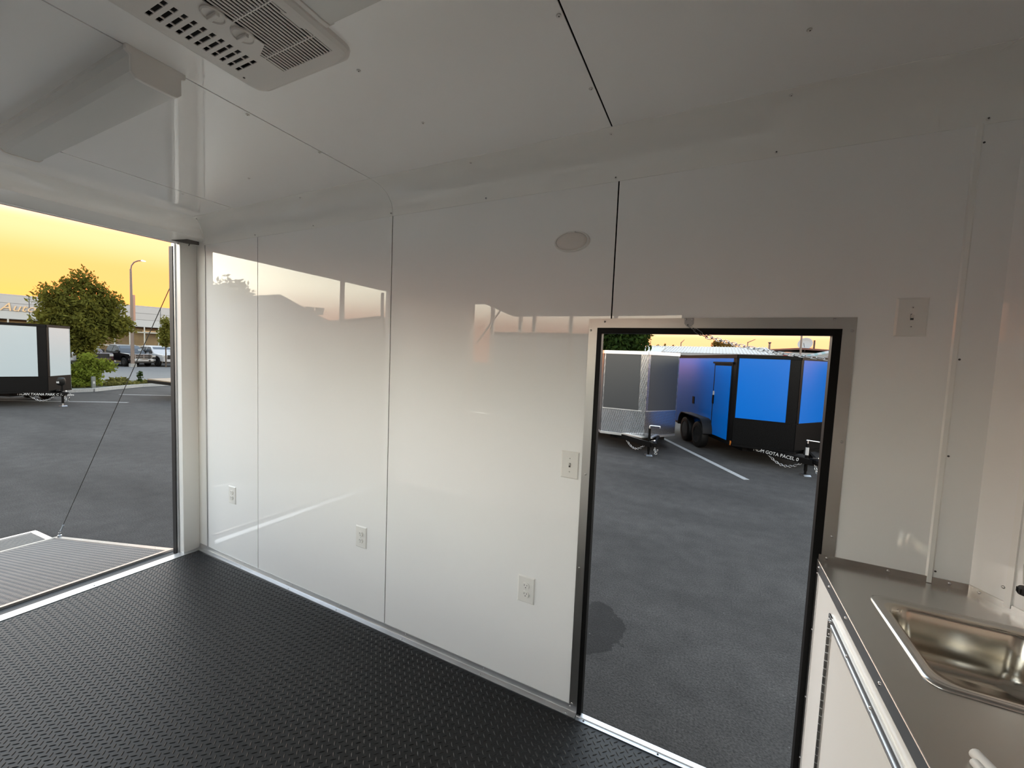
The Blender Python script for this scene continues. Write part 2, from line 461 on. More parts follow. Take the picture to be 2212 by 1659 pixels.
# --- V-shaped front wall
wall_front = struct('wall_front', MB().prism([(XN,0.0),(NX,-W/2),(XN,-W),(XN+.03,-W-.055),(NX+.08,-W/2),(XN+.03,.055)], 'z', -0.12, 2.62), 'white_panel')

# --- rear header and posts around the ramp opening
hp = []
for k in range(9):
    a = PI/2*k/8
    hp.append((-3.265-0.185*math.sin(a), 2.396+(ZC-2.396)*math.cos(a)))
hp += [(-3.572, 2.352), (-3.60, 2.352), (-3.62, 2.37), (-3.62, 2.62), (-3.265, 2.62)]
wall_rear = struct('wall_rear', MB().prism(hp, 'y', -W-0.05, 0.05), 'white_cove', smooth=35)
obj('header_lip', MB().prism([(-3.575,2.3515),(-3.60,2.3515),(-3.60,2.343),(-3.578,2.343)], 'y', -W+.11, -0.11), 'aluminium_bright', wall_rear)
obj('post', MB().box(-3.62, -0.11, -0.03, XR, 0.0, 2.40), 'post_paint', wall_rear, bevel=0.004)
obj('post', MB().box(-3.62, -W, -0.03, XR, -W+0.11, 2.40), 'post_paint', wall_rear, bevel=0.004)
obj('post_edge', MB().box(-3.665, -0.118, -0.03, -3.622, -0.104, 2.352), 'aluminium_bright', wall_rear)
for y0, y1 in ((-0.122, -0.1185), (-W+0.1185, -W+0.122)):
    obj('door_seal', MB().box(-3.69, y0, -0.03, -3.64, y1, 2.33), 'black_rubber', wall_rear)
obj('cable_hole', MB().prism([(-3.562,-0.160),(-3.505,-0.088),(-3.505,-0.012),(-3.553,-0.072)], 'z', 2.3525, 2.40), 'wall_core', wall_rear)

# --- ceiling
ceiling = struct('ceiling', MB().prism([(-3.62,0.05),(XN,0.05),(NX+.05,-W/2),(XN,-W-.05),(-3.62,-W-.05)], 'z', ZC+0.022, 2.64), 'seam_gap')
y0, y1 = -CY+.004, -W+CY-.004
for x0, x1 in ((-3.30, -2.80), (-2.80, S2), (S2, S3)):
    panel(ceiling, [(x0+g,y0),(x1-g,y0),(x1-g,y1),(x0+g,y1)], 'z', ZC, ZC+0.004)
panel(ceiling, [(S3+g,0),(XN,0),(NX,-W/2),(XN,-W),(S3+g,-W)], 'z', ZC, ZC+0.004)
def cove(A, B, n, dz=0.0):
    A, B, n = Vector((*A, 0)), Vector((*B, 0)), Vector((*n, 0)).normalized()
    N = 10; b = MB(); ring = []
    for P in (A, B):
        r = []
        r.append(P + Vector((0,0,ZT-.022)) + n*0.0); r.append(P + Vector((0,0,ZT-.022)) + n*0.0022)
        for k in range(N+1):
            th = PI/2*k/N
            r.append(P + n*(0.0022+CY*(1-math.cos(th))) + Vector((0,0,ZT+(ZC-.0022-ZT)*math.sin(th))))
        r.append(P + n*(CY+.028) + Vector((0,0,ZC-.0022-dz))); r.append(P + n*(CY+.028) + Vector((0,0,ZC)))
        r.append(P + Vector((0,0,ZC)))
        ring.append(r)
    m = len(ring[0])
    b.add(ring[0]+ring[1], [tuple(range(m)), tuple(range(2*m-1, m-1, -1))] + [(i, (i+1) % m, m+(i+1) % m, m+i) for i in range(m)])
    return obj('cove', b, 'white_cove', ceiling, smooth=35)
cove((-3.46,0), (S2-.001,0), (0,-1)); cove((S2+.001,0), (XN+.02,0), (0,-1))
cove((-3.46,-W), (XN+.02,-W), (0,1))
nn = (-1.075, -0.56)
cove((XN,0), (NX,-W/2), nn, .001); cove((NX,-W/2), (XN,-W), (-1.075, 0.56), .0016)
obj('corner_bead', MB().tube([(-3.268,-0.142,ZC-.006),(-3.33,-0.095,ZC-.018),(-3.40,-0.045,ZC-.05),(-3.447,-0.006,2.40),(-3.449,-0.004,2.36)], 0.004, 6), 'white_cove', ceiling, smooth=60)
for x, y in ((-.411,-.706),(-.411,-.402),(-.41,-.123),(-1.05,-.763),(-1.045,-.457),(.164,-.408),(.164,-.131),(-1.633,-.757),(-1.627,-.451),(-2.225,-.403),(-1.042,-.124),(-1.431,-1.36),(-2.20,-.13),(-2.83,-.42),(.164,-.76)):
    screw(ceiling, (x, y, ZC-.0005-(.0022 if y > -.17 else 0)), (0,0,-1), 0.0065, 'screw_white')
    screw(ceiling, (x+.001, y-.001, ZC-.0032-(.0022 if y > -.17 else 0)), (0,0,-1), 0.0026, 'screw_dark')
for x in (.673, .148, -.411, -1.028, -1.625, -2.251, -2.835):
    screw(wall_right, (x, -.0023, 2.366), (0,-1,0), 0.0055, 'screw_white')
    screw(wall_right, (x, -.0052, 2.366), (0,-1,0), 0.0026, 'screw_dark')

# --- trims
bp_ = [(0,.0365),(-.0035,.0365),(-.0045,.016),(-.0075,.0095),(-.014,.006),(-.031,.0045),(-.031,0),(0,0)]
base = struct('baseboard_right', MB().prism(bp_, 'x', XR+.003, DX0+.002), 'aluminium_bright', smooth=30)
for x in (-3.457,-2.974,-2.435,-1.981,-1.454,-.942,-.485):
    screw(base, (x, -.0035, .028), (0,-1,0), .0042); screw(base, (x-.012, -.022, .0050), (0,-.08,1), .0042)
base2 = struct('baseboard_left', MB().prism([(-W-a, z) for a, z in bp_], 'x', XR+.003, .37), 'aluminium_bright', smooth=30)
def moulding(name, x, z0, z1, w=.012):
    return struct(name, MB().prism([(x-w,-.0003),(x-w*.6,-.005),(x+w*.5,-.005),(x+w,-.0003)], 'z', z0, z1), 'white_cove')
struct('trim_1', MB().prism([(S0-.006,-.0002),(S0-.005,-.005),(S0+.003,-.005),(S0+.004,-.0002)], 'z', .037, 2.345), 'aluminium_bright')
tr2 = moulding('trim_2', S4, .952, 2.355, .0095)
for z in (2.30, 1.66, 1.36, .99): screw(tr2, (S4+.013, -.0003, z), (0,-1,0), .003, 'screw_dark')
nv = Vector((-1.075,-0.56,0)).normalized(); tv = Vector((0.56,-1.075,0)).normalized()
pN = Vector((XN,0,0)) + tv*.098
def nose_trim(name, d, w):
    p = Vector((XN,0,0)) + tv*d
    b = MB(); b.obox(p + nv*.002 + Vector((0,0,1.66)), tv*w, nv*.0035, Vector((0,0,.70)))
    return struct(name, b, 'white_cove')
tr3 = nose_trim('trim_3', .098, .0075)
screw(tr3, Vector((XN,0,1.01)) + tv*.082 + nv*.001, nv, .0045)

# --- rear sill, seal and the ramp door
sill = struct('trim_4', MB().box(-3.592, -W+.02, -.01, -3.517, -.012, .0035), 'aluminium_bright')
for y in (-.62, -1.02, -1.45): screw(sill, (-3.545, y, .0035), (0,0,1), .004, 'screw_dark')
struct('trim_5', MB().box(-3.70, -W+.115, -.075, -3.592, -.115, -.035), 'black_rubber')
ramp = thing('ramp_door', 'lowered rear ramp door with grey tread surface and metal edging', 'ramp', (-3.77, -W/2, -.03))
sl = (-.50+.03)/(-6.16+3.77)
ang = math.atan(sl)
def on_ramp(v):
    v = np.asarray(v, float); o = v.copy()
    o[:,0] = -3.77 - v[:,0]*math.cos(ang) - v[:,2]*math.sin(ang)*-1*-1
    o[:,2] = -.03 - v[:,0]*math.sin(ang) + v[:,2]*math.cos(ang)
    return o
def ramp_box(x0, y0, z0, x1, y1, z1):
    b = MB().box(x0, y0, z0, x1, y1, z1); b.v = [tuple(p) for p in on_ramp(b.v)]; return b
RL = 2.436
ry0, ry1 = -W+.082, -.082
obj('ramp_panel', ramp_box(.02, ry0+.01, -.06, RL-.01, ry1-.01, -.003), 'ramp_tread', ramp)
tb = obj('tread_bars', tread(.045, RL-.10, ry0+.045, ry1-.045, .0325, .0255, .0068, .0026, lambda v: on_ramp(v + np.array([0,0,-.003]))), 'ramp_bar', ramp, recalc=False)
tb['kind'] = 'stuff'
obj('edge_trim', ramp_box(0, ry0, -.062, .042, ry1, .002), 'aluminium', ramp)
obj('edge_trim', ramp_box(RL-.05, ry0, -.062, RL, ry1, .002), 'aluminium', ramp)
obj('edge_trim', ramp_box(.042, ry1-.04, -.062, RL-.05, ry1, .002), 'aluminium', ramp)
obj('edge_trim', ramp_box(.042, ry0, -.062, RL-.05, ry0+.04, .002), 'aluminium', ramp)
obj('hinge', MB().box(-3.765, ry0, -.075, -3.705, ry1, -.042), 'black_rubber', ramp)
for i in range(5):
    q = on_ramp([(.25+i*.5, ry1-.02, .002)])[0]; screw(ramp, q, (-.19,0,.98), .005)
flap = obj('flap', MB().prism([(-6.17,-.555),(-6.17,-.515),(-6.66,-.545),(-6.66,-.578)], 'y', ry0+.03, ry1-.03), 'ramp_tread', ramp)
obj('flap_edge', MB().prism([(-6.645,-.5775),(-6.645,-.542),(-6.69,-.545),(-6.69,-.5775)], 'y', ry0+.03, ry1-.03), 'aluminium', flap)
obj('flap_edge', MB().prism([(-6.17,-.556),(-6.17,-.512),(-6.65,-.541),(-6.65,-.5775)], 'y', ry1-.075, ry1-.029), 'aluminium', flap)
for k in range(9):
    x = -6.20-.048*k; z = -.515-.0612*(-6.17-x)+.0
    obj('flap_rib', MB().box(x-.008, ry0+.04, z-.01, x+.008, ry1-.08, z+.004), 'ramp_bar', flap)
obj('cable_eye', MB().lathe([(.018,0),(.018,.02),(.01,.03),(.01,.05),(0,.052)], on_ramp([(RL-.10, ry1-.012, 0)])[0], (0,0,1), 10), 'zinc', ramp)
e0 = Vector(on_ramp([(RL-.10, ry1-.012, .04)])[0])
cab = thing('ramp_cable', 'thin steel ramp cable slanting from the rear header to the ramp corner', 'cable', tuple(e0))
top = Vector((-3.535, -.052, 2.372))
obj('wire_rope', MB().tube([e0 + (top-e0)*k/6 for k in range(7)], .0032, 6), 'cable', cab, smooth=60)
obj('cable_clamp', MB().tube([e0 + (top-e0)*.012, e0 + (top-e0)*.04], .007, 8), 'zinc', cab)

# --- the doorway
door = MB()
d1 = thing('door_1', 'narrow side doorway with brushed metal trim and black jamb', 'doorway', (-.04, 0, 0), kind='structure')
fl, fr, ft = -.4902, .4163, 1.7896
il, ir, it = -.4535, .3795, 1.7515
ft_ = .0035
obj('frame_side', MB().prism([(fl,.004),(il,.004),(il,it),(fl,ft)], 'y', -ft_, 0.001), 'aluminium_frame', d1)
obj('frame_side', MB().prism([(ir,.004),(fr,.004),(fr,ft),(ir,it)], 'y', -ft_, 0.001), 'aluminium_frame', d1)
obj('frame_top', MB().prism([(fl,ft),(il,it),(ir,it),(fr,ft)], 'y', -ft_-.0006, 0.001), 'aluminium_frame', d1)
jl, jr, jt = -.4335, .3545, 1.7285
obj('jamb', MB().box(il, -.002, -.02, jl, .032, it), 'black_jamb', d1)
obj('jamb', MB().box(jr, -.002, -.02, ir, .032, it), 'black_jamb', d1)
obj('jamb_head', MB().box(jl, -.002, jt, jr, .032, it), 'black_jamb', d1)
obj('threshold', MB().prism([(-.033,0),(-.033,.004),(-.018,.0048),(-.016,.009),(-.010,.009),(-.008,.0048),(.012,.004),(.012,-.03)], 'x', il+.002, ir-.002), 'aluminium_bright', d1)
for x, z in ((-.423,1.777),(-.481,1.74),(.356,1.783),(.405,1.745),(.406,1.371),(-.471,1.112),(-.476,.686),(-.477,.045),(.404,1.041)):
    screw(d1, (x, -ft_-.0008, z), (0,-1,0), .0045)
for x in (-.415, -.1, .22): screw(d1, (x, -.024, .0045), (0,0,1), .004, 'screw_dark')

# open door leaf, swung outwards
ph = math.radians(13)
leaf = thing('door_leaf', 'outward-swung side door leaf just showing at the right jamb', 'door', (.40, .06, 0))
dv = Vector((math.sin(ph), math.cos(ph), 0)); dn = Vector((math.cos(ph), -math.sin(ph), 0))
c0 = Vector((.405, .06, 0))
obj('slab', MB().obox(c0 + dv*.40 + Vector((0,0,.87)) + dn*.018, dv*.395, dn*.016, Vector((0,0,.87))), 'cabinet_white', leaf)
obj('leaf_edge', MB().obox(c0 + dv*.80 + Vector((0,0,.87)) + dn*.018, dv*.006, dn*.021, Vector((0,0,.875))), 'black_paint', leaf)
obj('hinge', MB().tube([(.395,.062,.05),(.395,.062,1.70)], .007, 8), 'aluminium', leaf)

# door-stop chain
ch = thing('door_chain', 'zinc door-stop chain hanging from the bracket above the doorway', 'chain', (-.095, -.004, 1.775))
pA = Vector((-.097, -.009, 1.762)); pB = c0 + dv*.50 + Vector((0,0,1.655)) - dn*.004
obj('bracket', MB().prism([(-.1125,1.7905),(-.0790,1.7905),(-.0785,1.768),(-.088,1.757),(-.102,1.757),(-.112,1.768)], 'y', -.0062, -.0042), 'zinc', ch)
for x in (-.107, -.085): screw(ch, (x, -.0062, 1.784), (0,-1,0), .0036)
lk = MB(); pts = []
for k in range(20):
    a = 2*PI*k/20
    x = (.011 if math.cos(a) > 0 else -.011) if abs(math.cos(a)) > .02 else 0
    pts.append((x + .0072*math.cos(a), .0072*math.sin(a), 0))
pts.append(pts[0]); pts.append(pts[1])
lk.tube(pts, .0016, 5, cap=False)
lme = mesh_of('link', lk, 'zinc', smooth=80)
ctrl = [pA, Vector((-.060,-.0095,1.7365)), Vector((-.042,-.0060,1.7225)), Vector((0.0,.05,1.714)), Vector((.096,.215,1.697)), Vector((.248,.38,1.676)), Vector((.36,.47,1.668)), pB]
seg = [0.0]
for a, b in zip(ctrl[:-1], ctrl[1:]): seg.append(seg[-1] + (b-a).length)
NL = int(seg[-1]/.0285); path = []
for k in range(NL+1):
    s_ = seg[-1]*k/NL; i = max(j for j in range(len(seg)) if seg[j] <= s_+1e-9); i = min(i, len(ctrl)-2)
    path.append(ctrl[i].lerp(ctrl[i+1], (s_-seg[i])/(seg[i+1]-seg[i])))
for k in range(NL):
    a, b = path[k], path[k+1]; d = (b-a).normalized()
    q = Vector((1,0,0)).rotation_difference(d).to_matrix().to_4x4()
    o = link('link', lme, ch)
    o.matrix_local = WM[ch.name].inverted() @ Matrix.Translation((a+b)/2) @ q @ Matrix.Rotation(PI/2*(k % 2)+.5, 4, 'X')
# --- serving window in the left-hand wall
w1 = thing('window_1', 'serving window with slim upright bars in the opposite wall', 'window', (-1.36, -W, .96), kind='structure')
yo, yi = -W-.06, -W+.012
for x0, x1, z0, z1 in ((VX0,VX1,VZ0-.03,VZ0+.012),(VX0,VX1,VZ1-.012,VZ1+.03),(VX0-.03,VX0+.012,VZ0-.03,VZ1+.03),(VX1-.012,VX1+.03,VZ0-.03,VZ1+.03)):
    obj('window_frame', MB().box(x0, yo, z0, x1, yi, z1), 'aluminium', w1)
for x in (-2.20, -1.86, -1.70, -1.30, -.86):
    obj('mullion', MB().box(x-.017, yo+.01, VZ0, x+.017, yo+.045, VZ1), 'aluminium', w1)
hatch = thing('serving_hatch', 'raised serving hatch propped open outside the window', 'hatch', (-1.36, -W-.06, 2.23))
ha = math.radians(-5)
hv = Vector((0, -math.cos(ha), math.sin(ha))); hn = Vector((0, math.sin(ha), math.cos(ha)))
obj('hatch_panel', MB().obox(Vector((-1.36,-W-.075,2.245)) + hv*.50 + hn*.02, Vector((1.10,0,0)), hv*.50, hn*.02), 'black_paint', hatch)
for x in (-2.42, -.30):
    obj('gas_strut', MB().tube([(x,-W-.075,1.75), Vector((x,-W-.075,2.245)) + hv*.55], .010, 8), 'black_paint', hatch)

# ================================================================== fittings
# --- wrap-around ceiling lights (switched off)
def strip_light(label, x0, x1, yc=-1.048):
    t = thing('strip_light', label, 'light', ((x0+x1)/2, yc, ZC), group='ceiling strip lights')
    hw = .062; zl = 2.400
    prof = [(yc-hw-.012,ZC),(yc-hw-.012,ZC-.012),(yc-hw,ZC-.020),(yc-hw,zl+.016),(yc-hw+.012,zl+.002),(yc-hw+.03,zl),(yc+hw-.03,zl),(yc+hw-.012,zl+.002),(yc+hw,zl+.016),(yc+hw,ZC-.020),(yc+hw+.012,ZC-.012),(yc+hw+.012,ZC)]
    obj('lens', MB().prism(prof, 'x', x0+.012, x1-.012), 'lens_plastic', t, smooth=35)
    for xa, xb in ((x0, x0+.014), (x1-.014, x1)):
        q = [((y-yc)*1.03+yc, z-(.003 if z < ZC-.001 else 0)) for y, z in prof]
        obj('end_cap', MB().prism(q, 'x', xa, xb), 'ac_plastic', t, bevel=.002)
    return t
strip_light('long white strip light between the ramp opening and the vent unit', -2.79, -1.60)
strip_light('long white strip light beyond the vent unit toward the sink', -.905, .29)

# --- ceiling air-conditioner grille
ac = thing('air_conditioner', 'beige ceiling air conditioner cover with slatted grille and two knobs', 'air conditioner', (-1.22, -1.055, ZC))
ax0, ax1, ay0, ay1, az = -1.412, -1.022, -1.268, -.845, 2.466
tk = .003
pl = MB()
def pb(x0, y0, x1, y1): pl.box(x0, y0, az, x1, y1, az+tk)
gx0, gx1, gy0, gy1 = -1.252, -1.036, -1.240, -.872
pb(ax0, ay0, -1.386, ay1)                                    # beside the slots
sx = [(-1.386,-1.363),(-1.359,-1.316),(-1.312,-1.290)]       # three openings per slot
ys = [-.936-.0222*k for k in range(11)]
pb(-1.386, ys[0]+.0055, -1.290, ay1); pb(-1.386, ay0, -1.290, ys[-1]-.0055)
for k in range(10): pb(-1.386, ys[k+1]+.0055, -1.290, ys[k]-.0055)
for y in ys:
    pb(-1.363, y-.0055, -1.359, y+.0055); pb(-1.316, y-.0055, -1.312, y+.0055)
pb(-1.290, ay0, gx0, ay1)
pl.prism([(gx0,-1.150),(-1.198,-1.128),(-1.198,-.966),(gx0,-.945)], 'z', az, az+tk)
pb(gx0, gy1, gx1, ay1); pb(gx0, ay0, gx1, gy0); pb(gx1, ay0, ax1, ay1)
pl.prism([(-1.048,-1.02),(gx1,-1.01),(gx1,-.955),(-1.048,-.965)], 'z', az, az+tk)
def ring_pts(grow, r):
    hw, hh = (ax1-ax0)/2+grow, (ay1-ay0)/2+grow; mx_, my_ = (ax0+ax1)/2, (ay0+ay1)/2; q = []
    for cx_, cy_, a0 in ((hw-r,hh-r,0),(-hw+r,hh-r,PI/2),(-hw+r,-hh+r,PI),(hw-r,-hh+r,1.5*PI)):
        for k in range(7): a = a0+PI/2*k/6; q.append((mx_+cx_+r*math.cos(a), my_+cy_+r*math.sin(a)))
    return q
for (g0, r0, z0_), (g1, r1, z1_) in (((0,.004,az),(.012,.025,az+.001)), ((.012,.025,az+.001),(.024,.045,az+.007)), ((.024,.045,az+.007),(.027,.048,ZC))):
    A_, B_ = ring_pts(g0, r0), ring_pts(g1, r1); m_ = len(A_)
    pl.add([(*p, z0_) for p in A_] + [(*p, z1_) for p in B_], [(k, (k+1) % m_, m_+(k+1) % m_, m_+k) for k in range(m_)])
cov = obj('cover', pl, 'ac_plastic', ac, recalc=False)
obj('cavity', MB().box(ax0+.01, ay0+.01, az+.0125, ax1-.01, ay1-.01, ZC-.001), 'ac_dark', ac)
n_ = 18
for k in range(n_):
    x = gx0 + (gx1-gx0)*(k+.5)/n_
    segs = [(gy0, gy1)] if x > -1.198 else [(gy0, -1.150), (-.945, gy1)]
    if x <= -1.198:
        f = (x-gx0)/(-1.198-gx0); segs = [(gy0, -1.150+.022*f), (-.945-.021*f, gy1)]
    for a, b in segs:
        s_ = obj('slat', MB().prism([(x-.0027,az+.0004),(x+.0021,az+.0004),(x+.0027,az+.0024),(x-.0021,az+.0024)], 'y', a, b), 'ac_plastic', ac)
for y in (-1.170, -1.050, -.930):
    x0 = gx0 if y != -1.050 else -1.198
    obj('rib', MB().box(x0, y-.0015, az, gx1, y+.0015, az+.008), 'ac_plastic', ac)
for y in (-1.088, -1.014):
    k_ = obj('knob', MB().lathe([(.029,0),(.029,-.004),(.026,-.007),(.024,-.004),(0,-.004)], (-1.217,y,az), (0,0,1), 28), 'ac_plastic', ac, smooth=30)
    obj('knob_grip', MB().prism([(-1.238,y-.006),(-1.196,y-.005),(-1.196,y+.005),(-1.238,y+.006)], 'z', az-.013, az-.003), 'ac_plastic', k_, bevel=.002)
screw(ac, (-1.400, -.905, az), (0,0,-1), .0035, 'screw_dark')

# --- small oval dome light on the wall
dl = thing('dome_light', 'small oval cream dome light high on the wall left of the doorway', 'light', (-.586, 0, 2.123))
obj('rim', MB().lathe([(.081,0),(.081,.006),(.077,.012),(.071,.013),(.069,.009)], (-.586,0,2.123), (0,-1,0), 40, sx=1.0, sy=.55), 'white_plastic', dl, smooth=40)
obj('lens', MB().lathe([(.070,.008),(.066,.016),(.055,.023),(.036,.028),(.015,.030),(0,.0305)], (-.586,0,2.123), (0,-1,0), 40, sx=1.0, sy=.55), 'dome_lens', dl, smooth=60)
obj('clip', MB().box(-.603, -.017, 2.155, -.570, -.010, 2.164), 'white_plastic', dl, bevel=.002)

# --- outlets and switches
def plate_mesh(cx, cz, w, h, d=.0055, e=.0055):
    b = MB()
    o = [(cx-w/2,-.0002,cz-h/2),(cx+w/2,-.0002,cz-h/2),(cx+w/2,-.0002,cz+h/2),(cx-w/2,-.0002,cz+h/2)]
    i = [(cx-w/2+e,-d,cz-h/2+e),(cx+w/2-e,-d,cz-h/2+e),(cx+w/2-e,-d,cz+h/2-e),(cx-w/2+e,-d,cz+h/2-e)]
    return b.add(o+i, [(0,1,2,3),(7,6,5,4)] + [(k,(k+1) % 4,4+(k+1) % 4,4+k) for k in range(4)])
def outlet(label, cx, cz):
    t = thing('wall_outlet', label, 'outlet', (cx, 0, cz), group='white duplex outlets low on the wall')
    obj('cover_plate', plate_mesh(cx, cz, .089, .132), 'white_plastic', t, bevel=.0006)
    for s in (1, -1):
        z = cz + s*.0205
        p = []
        for k in range(24):
            a = 2*PI*k/24; p.append((cx + .0175*math.cos(a), z + max(-.0138, min(.0138, .0175*math.sin(a)))))
        f = obj('receptacle', MB().prism(p, 'y', -.0098, -.004), 'white_plastic', t, bevel=.0005)
        for dx, h in ((-.0065,.0042),(.0065,.0036)):
            obj('slot', MB().box(cx+dx-.0011, -.0101, z+.004-h, cx+dx+.0011, -.009, z+.004+h), 'slot_dark', f)
        obj('ground_hole', MB().lathe([(.0024,0),(.0024,.0004)], (cx, -.0098, z-.0075), (0,-1,0), 10), 'slot_dark', f)
    screw(t, (cx, -.0055, cz), (0,-1,0), .003, 'screw_white')
    return t
outlet('white duplex outlet low on the panel nearest the ramp opening', -3.117, .512)
outlet('white duplex outlet low on the middle wall panel', -1.810, .507)
outlet('white duplex outlet low on the wall nearest the doorway', -.730, .508)
def switch(label, cx, cz, w, h):
    t = thing('light_switch', label, 'switch', (cx, 0, cz))
    obj('cover_plate', plate_mesh(cx, cz, w, h), 'white_plastic', t, bevel=.0006)
    f = obj('toggle_frame', MB().box(cx-.0052, -.0068, cz-.012, cx+.0052, -.005, cz+.012), 'white_plastic', t, bevel=.0005)
    obj('toggle_gap', MB().box(cx-.0040, -.0071, cz-.0095, cx+.0040, -.0066, cz+.0095), 'slot_dark', f)
    obj('toggle', MB().prism([(-.006,cz-.004),(-.006,cz+.006),(-.0185,cz+.0115),(-.019,cz+.0055)], 'x', cx-.0033, cx+.0033), 'white_plastic', f, bevel=.0006)
    for s in (1, -1): screw(t, (cx, -.0055, cz+s*.0302), (0,-1,0), .0032, 'screw_white'); 
    for s in (1, -1): screw(t, (cx, -.0073, cz+s*.0302), (0,-1,0), .0014, 'screw_dark')
    return t
switch('white toggle switch on the wall just left of the doorway', -.5445, 1.142, .084, .124)
switch('white toggle switch on the wall between doorway and upright moulding', .550, 1.789, .080, .123)

# ================================================================== sink cabinet
XC = .372
cb = thing('sink_cabinet', 'white sink base cabinet with aluminium corner and door edging', 'cabinet', (XC+.1, -W/2, 0))
obj('front_panel', MB().box(XC+.002, -W+.002, .001, XC+.018, -.002, .9275), 'cabinet_white', cb)
obj('side_panel', MB().box(XC+.018, -.016, .001, XN-.01, -.001, .9275), 'cabinet_white', cb)
obj('side_panel', MB().box(XC+.018, -W+.001, .001, XN-.01, -W+.016, .9275), 'cabinet_white', cb)
ce = obj('corner_edging', MB().box(XC-.0015, -.024, .001, XC+.02, -.0005, .928), 'aluminium', cb)
obj('corner_edging', MB().box(XC-.02+.0185, -W+.0005, .001, XC+.02, -W+.024, .928), 'aluminium', cb)
for z in (.905, .70, .45, .22): screw(ce, (XC-.0015, -.013, z), (-1,0,0), .0036)
# door leaf with frame and piano hinge
cd_ = obj('cabinet_door', MB().box(XC-.004, -.80, .085, XC+.002, -.214, .872), 'cabinet_white', cb)
fx0, fx1 = XC-.0075, XC-.0035
obj('door_edging', MB().box(fx0, -.80, .845, fx1, -.213, .873), 'aluminium', cd_)
for k in range(2): obj('edging_ridge', MB().box(fx0-.002, -.80, .846+.006*k-.001, fx0+.001, -.245, .848+.006*k), 'aluminium_bright', cd_)
obj('door_edging', MB().box(fx0, -.80, .084, fx1, -.213, .112), 'aluminium', cd_)
obj('hinge', MB().box(fx0+.0005, -.244, .084, fx1+.0005, -.213, .873), 'aluminium_frame', cd_)
for k in range(30):
    z = .095+.0255*k
    obj('hinge_knuckle', MB().tube([(fx0-.001,-.2285,z),(fx0-.001,-.2285,z+.0235)], .0036, 6), 'aluminium_frame', cd_)
for y, z in ((-.222,.858),(-.231,.853),(-.226,.820),(-.236,.818),(-.40,.860),(-.58,.860),(-.76,.860),(-.222,.55),(-.222,.30)):
    screw(cd_, (fx0, y, z), (-1,0,0), .0038)

wt = thing('worktop', 'brushed stainless worktop running across the V-shaped front', 'worktop', (XC+.3, -W/2, .95))
sxa, sxb, sya, syb = .478, .800, -.556, -.214
ZW = .950
wy = lambda x: -(x-XN)/(NX-XN)*W/2
sheet = MB()
for poly in ([(XC,0),(sxa,0),(sxa,-W),(XC,-W)],
             [(sxa,syb),(sxb,syb),(sxb,wy(sxb)),(XN,0),(sxa,0)],
             [(sxa,-W),(XN,-W),(sxb,-W-wy(sxb)),(sxb,sya),(sxa,sya)],
             [(sxb,wy(sxb)),(sxb,-W-wy(sxb)),(NX,-W/2)]):
    sheet.prism(poly, 'z', ZW-.0225, ZW)
obj('sheet', sheet, 'stainless', wt)
obj('front_edge', MB().box(XC-.003, -W, .916, XC+.0005, -.0005, ZW+.0008), 'aluminium', wt)
obj('edge_bead', MB().tube([(XC-.001,-.001,ZW+.0008),(XC-.001,-W,ZW+.0008)], .0018, 6), 'aluminium_bright', wt)
for y in (-.035, -.17, -.345, -.60, -.84): screw(wt, (XC-.003, y, .934), (-1,0,0), .0046)
up_ = obj('upstand', MB().box(XC, -.004, ZW, XN-.002, -.0005, ZW+.021), 'stainless', wt)
a_, b_ = Vector((XN,0,0)), Vector((NX,-W/2,0))
us2 = MB(); us2.obox((a_+b_)/2 + nv*.002 + Vector((0,0,ZW+.0105)), (b_-a_)/2, nv*.002, Vector((0,0,.0105)))
obj('upstand', us2, 'stainless', wt)
for x in (.395, .558, .705): screw(up_, (x, -.004, ZW+.012), (0,-1,0), .0042)
screw(up_, Vector((XN,0,ZW+.012)) + tv*.03 + nv*.004, nv, .0042)

def rrect(hw, hh, r, n=6):
    p = []
    for cx, cy, a0 in ((hw-r,hh-r,0),(-hw+r,hh-r,PI/2),(-hw+r,-hh+r,PI),(hw-r,-hh+r,1.5*PI)):
        for k in range(n+1):
            a = a0+PI/2*k/n; p.append((cx+r*math.cos(a), cy+r*math.sin(a)))
    return p
sk = thing('sink', 'small stainless drop-in sink basin set in the worktop', 'sink', (.6375, -.385, ZW))
def loft(rings, cx, cy):
    b = MB(); n = None
    for hw, hh, r, z in rings:
        p = rrect(hw, hh, r); n = len(p); b.v += [(cx+x, cy+y, z) for x, y in p]
    for i in range(len(rings)-1):
        for k in range(n): b.f.append((i*n+k, i*n+(k+1) % n, (i+1)*n+(k+1) % n, (i+1)*n+k))
    return b
cx, cy = .6375, -.385
obj('rim', loft([(.183,.195,.034,ZW),(.182,.194,.034,ZW+.0035),(.178,.190,.032,ZW+.0058),(.172,.184,.030,ZW+.0058),(.168,.180,.028,ZW+.003),(.160,.171,.040,ZW+.0015)], cx, cy), 'stainless', sk, smooth=60)
bw = loft([(.160,.171,.040,ZW+.0015),(.152,.158,.052,ZW),(.149,.154,.055,ZW-.008),(.143,.148,.058,ZW-.10),(.138,.143,.060,ZW-.128),(.122,.127,.060,ZW-.146),(.03,.03,.0299,ZW-.150)], cx, cy)
bw.f.append(tuple(range(len(bw.v)-28, len(bw.v))))
obj('bowl', bw, 'sink_steel', sk, smooth=70)
obj('drain', MB().lathe([(.036,0),(.034,.003),(.024,.003),(.022,-.002),(0,-.002)], (cx, cy, ZW-.1495), (0,0,1), 24), 'chrome', sk, smooth=40)

